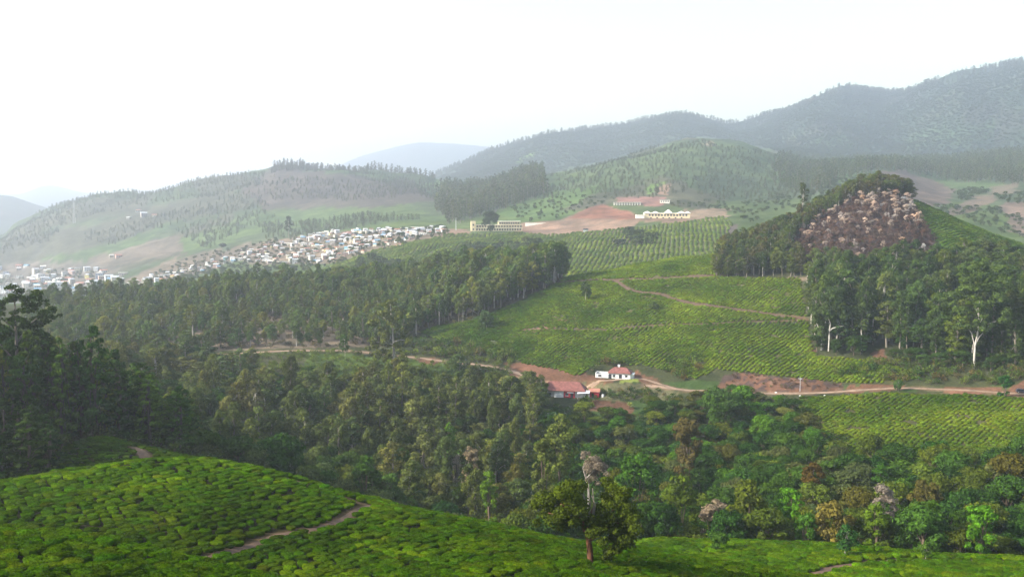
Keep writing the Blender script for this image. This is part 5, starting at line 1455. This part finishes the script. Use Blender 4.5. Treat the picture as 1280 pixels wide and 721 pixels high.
def houses(polys, d0, d1, step, keep, scale, place, seed, cap):
    r = rr(1300 + seed)
    n = 0
    xs = [p[0] for q in polys for p in q]
    X, Y, Zs, d, px, py = scatter(min(xs), max(xs), d0, d1, step, r, 0.35)
    k = np.zeros(len(X), bool)
    for q in polys: k |= in_poly(px, py, q)
    k &= r.random(len(X)) < keep
    for i in np.where(k)[0]:
        if n >= cap: break
        wall, roof, word = HOUSE[int(r.integers(0, 18))]
        c = HCOL[int(choose(r, 1, HCOL)[0])]
        s = scale * r.uniform(0.85, 1.2)
        if "house" in PROTO:
            o = PROTO["house"].copy(); o.data = wall; COL.objects.link(o)
            q = PROTO["roof"].copy(); q.data = roof; COL.objects.link(q)
        else:
            o = PROTO["house"] = obj("house", wall); q = PROTO["roof"] = obj("roof", roof)
        o.location = (X[i], Y[i], Zs[i] + 0.2); o.rotation_euler = (0, 0, facing(X[i], Y[i], r.normal(R(-12), 0.35))); o.scale = (s, s, s)
        o.color = (*np.clip(np.array(c[1]) * r.uniform(0.88, 1.04), 0, 0.82), 1)
        tag(o, f"{c[2]} {word} house {place}", "house", f"{c[2]} {word} houses {place}")
        q.parent = o
        n += 1
VILLAGE = [(150, 350), (200, 326), (260, 316), (320, 303), (350, 297), (420, 289), (552, 284), (556, 291), (500, 303), (450, 317), (410, 329), (345, 331), (300, 327), (255, 340), (200, 352), (160, 356)]
houses([VILLAGE], 1060, 1560, 10.6, 0.55, 0.62, "in the hillside village", 1, 300)
houses([[(-10, 368), (-10, 336), (30, 332), (90, 338), (150, 338), (165, 350), (90, 364)]], 1500, 2250, 17, 0.45, 1.05, "in the hazy valley town", 2, 110)
houses([[(-5, 332), (45, 326), (60, 334), (0, 338)], [(20, 312), (90, 300), (95, 306), (25, 318)], [(140, 268), (205, 258), (205, 270), (140, 278)], [(120, 318), (160, 312), (165, 320), (120, 326)]], 1800, 2700, 40, 0.22, 1.1, "scattered over the hazy hill", 3, 14)
c = root("domed_building", "white building with a small dome at the edge of the valley town", "building", (*ground_at(74, 360, 1650, 1900), 0), 0)
c.location.z = float(height(c.location.x, c.location.y)); c.rotation_euler[2] = facing(c.location.x, c.location.y)
part("wall", MB().box(-16, 14, 0, 12, -4, 7.5).box(-16.5, 14.5, -0.5, 12.5, 7.503, 8.2), M_WHITEWASH, c)
part("dome", MB().tube([(-6, 5, 8.2), (-6, 5, 10.5), (-6, 5, 12), (-6, 5, 13), (-6, 5, 13.4)], [3.2, 3.3, 2.6, 1.4, 0.4], 12), M_PALEC, c)
openings(c, "window", [(-13 + 4.2 * k, -0.02, 2.5) for k in range(7)], 1.8, 2.6)

# ---------------------------------------------------------------- small things
def pole(name, label, px, py, d0, d1, h, r0, cat, arm):
    x, y = ground_at(px, py, d0, d1)
    c = root(name, label, cat, (x, y, float(height(x, y)) - 0.2), facing(x, y))
    part("shaft", MB().tube([(0, 0, 0), (0, 0, h)], [r0, r0 * 0.7], 8), M_METAL, c)
    if arm:
        part("crossarm", MB().box(-arm, arm, -0.06 - r0, -0.01 - r0, h - 0.7, h - 0.55), M_METAL, c)
        im = MB().tube([(0, 0, 0), (0, 0, 0.22)], [0.05, 0.07], 6).mesh("insulator", [M_WHITEWASH])
        for q in (-arm + 0.1, arm - 0.1): obj("insulator", im, c, (q, -r0 - 0.035, h - 0.55))
pole("utility_pole", "pale utility pole beside the dirt road below the tea slope", 1000, 489, 405, 440, 6.2, 0.09, "pole", 0.7)
pole("utility_pole", "pale utility pole on the edge of the plateau left of the school", 570, 288, 1000, 1200, 15, 0.35, "pole", 1.4)
x, y = ground_at(93, 279, 2200, 2750)
c = root("radio_mast", "thin pale lattice mast on the hazy hillside", "mast", (x, y, float(height(x, y)) - 1), facing(x, y))
mb = MB()
for sx in (-1, 1):
    for sy in (-1, 1): mb.tube([(sx * 2.6, sy * 2.6, 0), (sx * 0.5, sy * 0.5, 56)], [0.28, 0.18], 5)
part("tower", mb, M_METAL, c)
mb = MB()
for k in range(9):
    q = 2.6 - 2.1 * k / 9; q2 = 2.6 - 2.1 * (k + 1) / 9
    for sx in (-1, 1): mb.tube([(sx * q, -q, 56 * k / 9), (-sx * q2, -q2, 56 * (k + 1) / 9)], [0.12, 0.12], 4)
part("bracing", mb, M_METAL, c)
# white stones along the road edge
def stone_mesh(k):
    r = rr(1500 + k)
    V, Q = [], []
    for i, (zz, q) in enumerate(((-0.2, 0.8), (0.25, 1.0), (0.6, 0.75), (0.8, 0.3))):
        for j in range(8):
            a = j / 8 * 6.283
            V.append((math.cos(a) * q * r.uniform(0.8, 1.1), math.sin(a) * q * r.uniform(0.7, 0.95), zz * r.uniform(0.9, 1.1)))
    Q = [(i * 8 + j, i * 8 + (j + 1) % 8, (i + 1) * 8 + (j + 1) % 8, (i + 1) * 8 + j) for i in range(3) for j in range(8)]
    V.append((0, 0, 0.82))
    return MB().add(V, Q, [(24 + j, 24 + (j + 1) % 8, 32) for j in range(8)]).mesh("stone", [M_WHITEWASH])
for k, (px_, py_, lab) in enumerate(((970, 491, "pale stone at the road edge left of the utility pole"), (1000, 495, "whitewashed stone below the utility pole"), (1031, 495, "flat white stone at the road edge right of the utility pole"))):
    x, y = ground_at(px_, py_, 405, 430)
    tag(obj("roadside_stone", stone_mesh(k), None, (x, y, float(height(x, y)) + 0.1), k, (0.65, 0.5, 0.45)), lab, "stone")
# egret on the wing
x, y, z = at_dist(752.5, 126)
zb = px_dir(752.5, 643)[1] * 126
BIRD = 0.62
c = root("white_bird", "white bird gliding past the pollarded tree", "bird", (x, y, zb), facing(x, y, R(10)))
c.scale = (BIRD, BIRD, BIRD)
part("body", MB().tube([(-0.36, 0, -0.1), (-0.2, 0, -0.02), (0.05, 0, 0.05), (0.22, 0, 0.12), (0.32, 0, 0.18), (0.42, 0, 0.17)], [0.03, 0.08, 0.1, 0.05, 0.05, 0.015], 8), M_WHITEWASH, c)
for s_ in (-1, 1):
    V = [(-0.1, 0, 0.06), (0.14, 0, 0.08), (0.12, s_ * 0.3, 0.2), (-0.14, s_ * 0.3, 0.18), (0.02, s_ * 0.62, 0.16), (-0.16, s_ * 0.55, 0.14)]
    V2 = [(a, b, q - 0.02) for a, b, q in V]
    part("wing", MB().add(V + V2, [(0, 1, 2, 3), (3, 2, 4, 5), (9, 8, 7, 6), (11, 10, 8, 9)]), M_WHITEWASH, c)
# car at the road's end
x, y = ground_at(1277, 491, 405, 435)
c = root("parked_car", "dark parked car with pale reflections at the bend of the dirt road", "car", (x, y, float(height(x, y)) + 0.12), facing(x, y, R(12)))
M_PAINT = plain_mat("dark_paint", (0.07, 0.065, 0.085), 0.3, 0.1, 0.5, 0.6)
M_GLASS = plain_mat("window_glass", (0.03, 0.035, 0.04), 0.08, 0.1, 0.5, 0.8)
V = [(px_, q, pz) for q in (-0.82, 0.82) for px_, pz in ((-2, 0.35), (2, 0.35), (2.05, 0.8), (1.1, 0.95), (0.5, 1.5), (-1.5, 1.52), (-2.0, 0.95))]
n7 = 7
part("body", MB().add(V, [(k, (k + 1) % n7, n7 + (k + 1) % n7, n7 + k) for k in range(n7)] + [(0, 6, 3, 1), (7, 8, 10, 13), (3, 6, 5, 4), (10, 11, 12, 13)], [(1, 3, 2), (8, 9, 10)]), M_PAINT, c)
part("side_window", MB().box(-1.4, -0.45, -0.84, -0.8, 1.0, 1.4).box(-0.35, 0.4, -0.84, -0.8, 1.0, 1.38), M_GLASS, c)
wm = MB().tube([(0, -0.1, 0), (0, 0.1, 0)], [0.34, 0.34], 14).mesh("wheel", [M_DARK])
rm = MB().tube([(0, -0.115, 0), (0, -0.1, 0)], [0.18, 0.18], 10).mesh("rim", [M_METAL])
for wx in (-1.25, 1.25):
    for wy in (-0.78, 0.78): o = obj("wheel", wm, c, (wx, wy, 0.33)); obj("rim", rm, o)
part("headlight", MB().box(1.98, 2.07, -0.78, -0.5, 0.62, 0.8), M_WHITEWASH, c)
part("headlight", MB().box(1.98, 2.07, 0.5, 0.78, 0.62, 0.8), M_WHITEWASH, c)
# pale rosette plant on the bank
x, y = ground_at(787, 511, 385, 425)
c = root("rosette_plant", "pale yellow-green rosette plant on the bank below the white cottage", "plant", (x, y, float(height(x, y)) - 0.1), 0.3)
mb = MB(); r = rr(1600)
for k in range(60):
    a, el = k * 2.4, r.uniform(0.1, 1.3); L = r.uniform(1.6, 2.4)
    dx, dy, dz = math.cos(a) * math.cos(el), math.sin(a) * math.cos(el), math.sin(el)
    n_ = np.array((-math.sin(a), math.cos(a), 0)) * 0.13
    p0, p1, p2 = np.array((0, 0, 1.4)), np.array((dx * L * 0.6, dy * L * 0.6, 1.4 + dz * L * 0.6)), np.array((dx * L, dy * L, 1.4 + dz * L * 0.85))
    mb.add([p0 - n_ * 0.5, p0 + n_ * 0.5, p1 + n_, p1 - n_, p2], [(0, 1, 2, 3)], [(3, 2, 4)])
o = obj("crown", mb.mesh("rosette_crown", [M_LEAF]), c, color=(0.24, 0.28, 0.12))
part("stem", MB().tube([(0, 0, -0.2), (0, 0, 1.5)], [0.25, 0.2], 6), M_BARK, c)

# ---------------------------------------------------------------- the air
def build_haze():
    zlo, zhi = float(Z.min()) - 1.5, float(Z.max()) + 35
    m, nt, out = new_mat("haze")
    v = N(nt, "ShaderNodeVolumePrincipled")
    v.inputs["Color"].default_value = (*HAZE_COLOR, 1)
    v.inputs["Density"].default_value = HAZE
    v.inputs["Anisotropy"].default_value = HAZE_G
    nt.links.new(v.outputs[0], out.inputs["Volume"])
    mb = MB().box(-13200, 13200, -13200, 13200, zlo, zhi)
    tag(obj("haze", mb.mesh("haze", [m])), "pale morning haze filling the valley", "haze", kind="stuff")
build_haze()
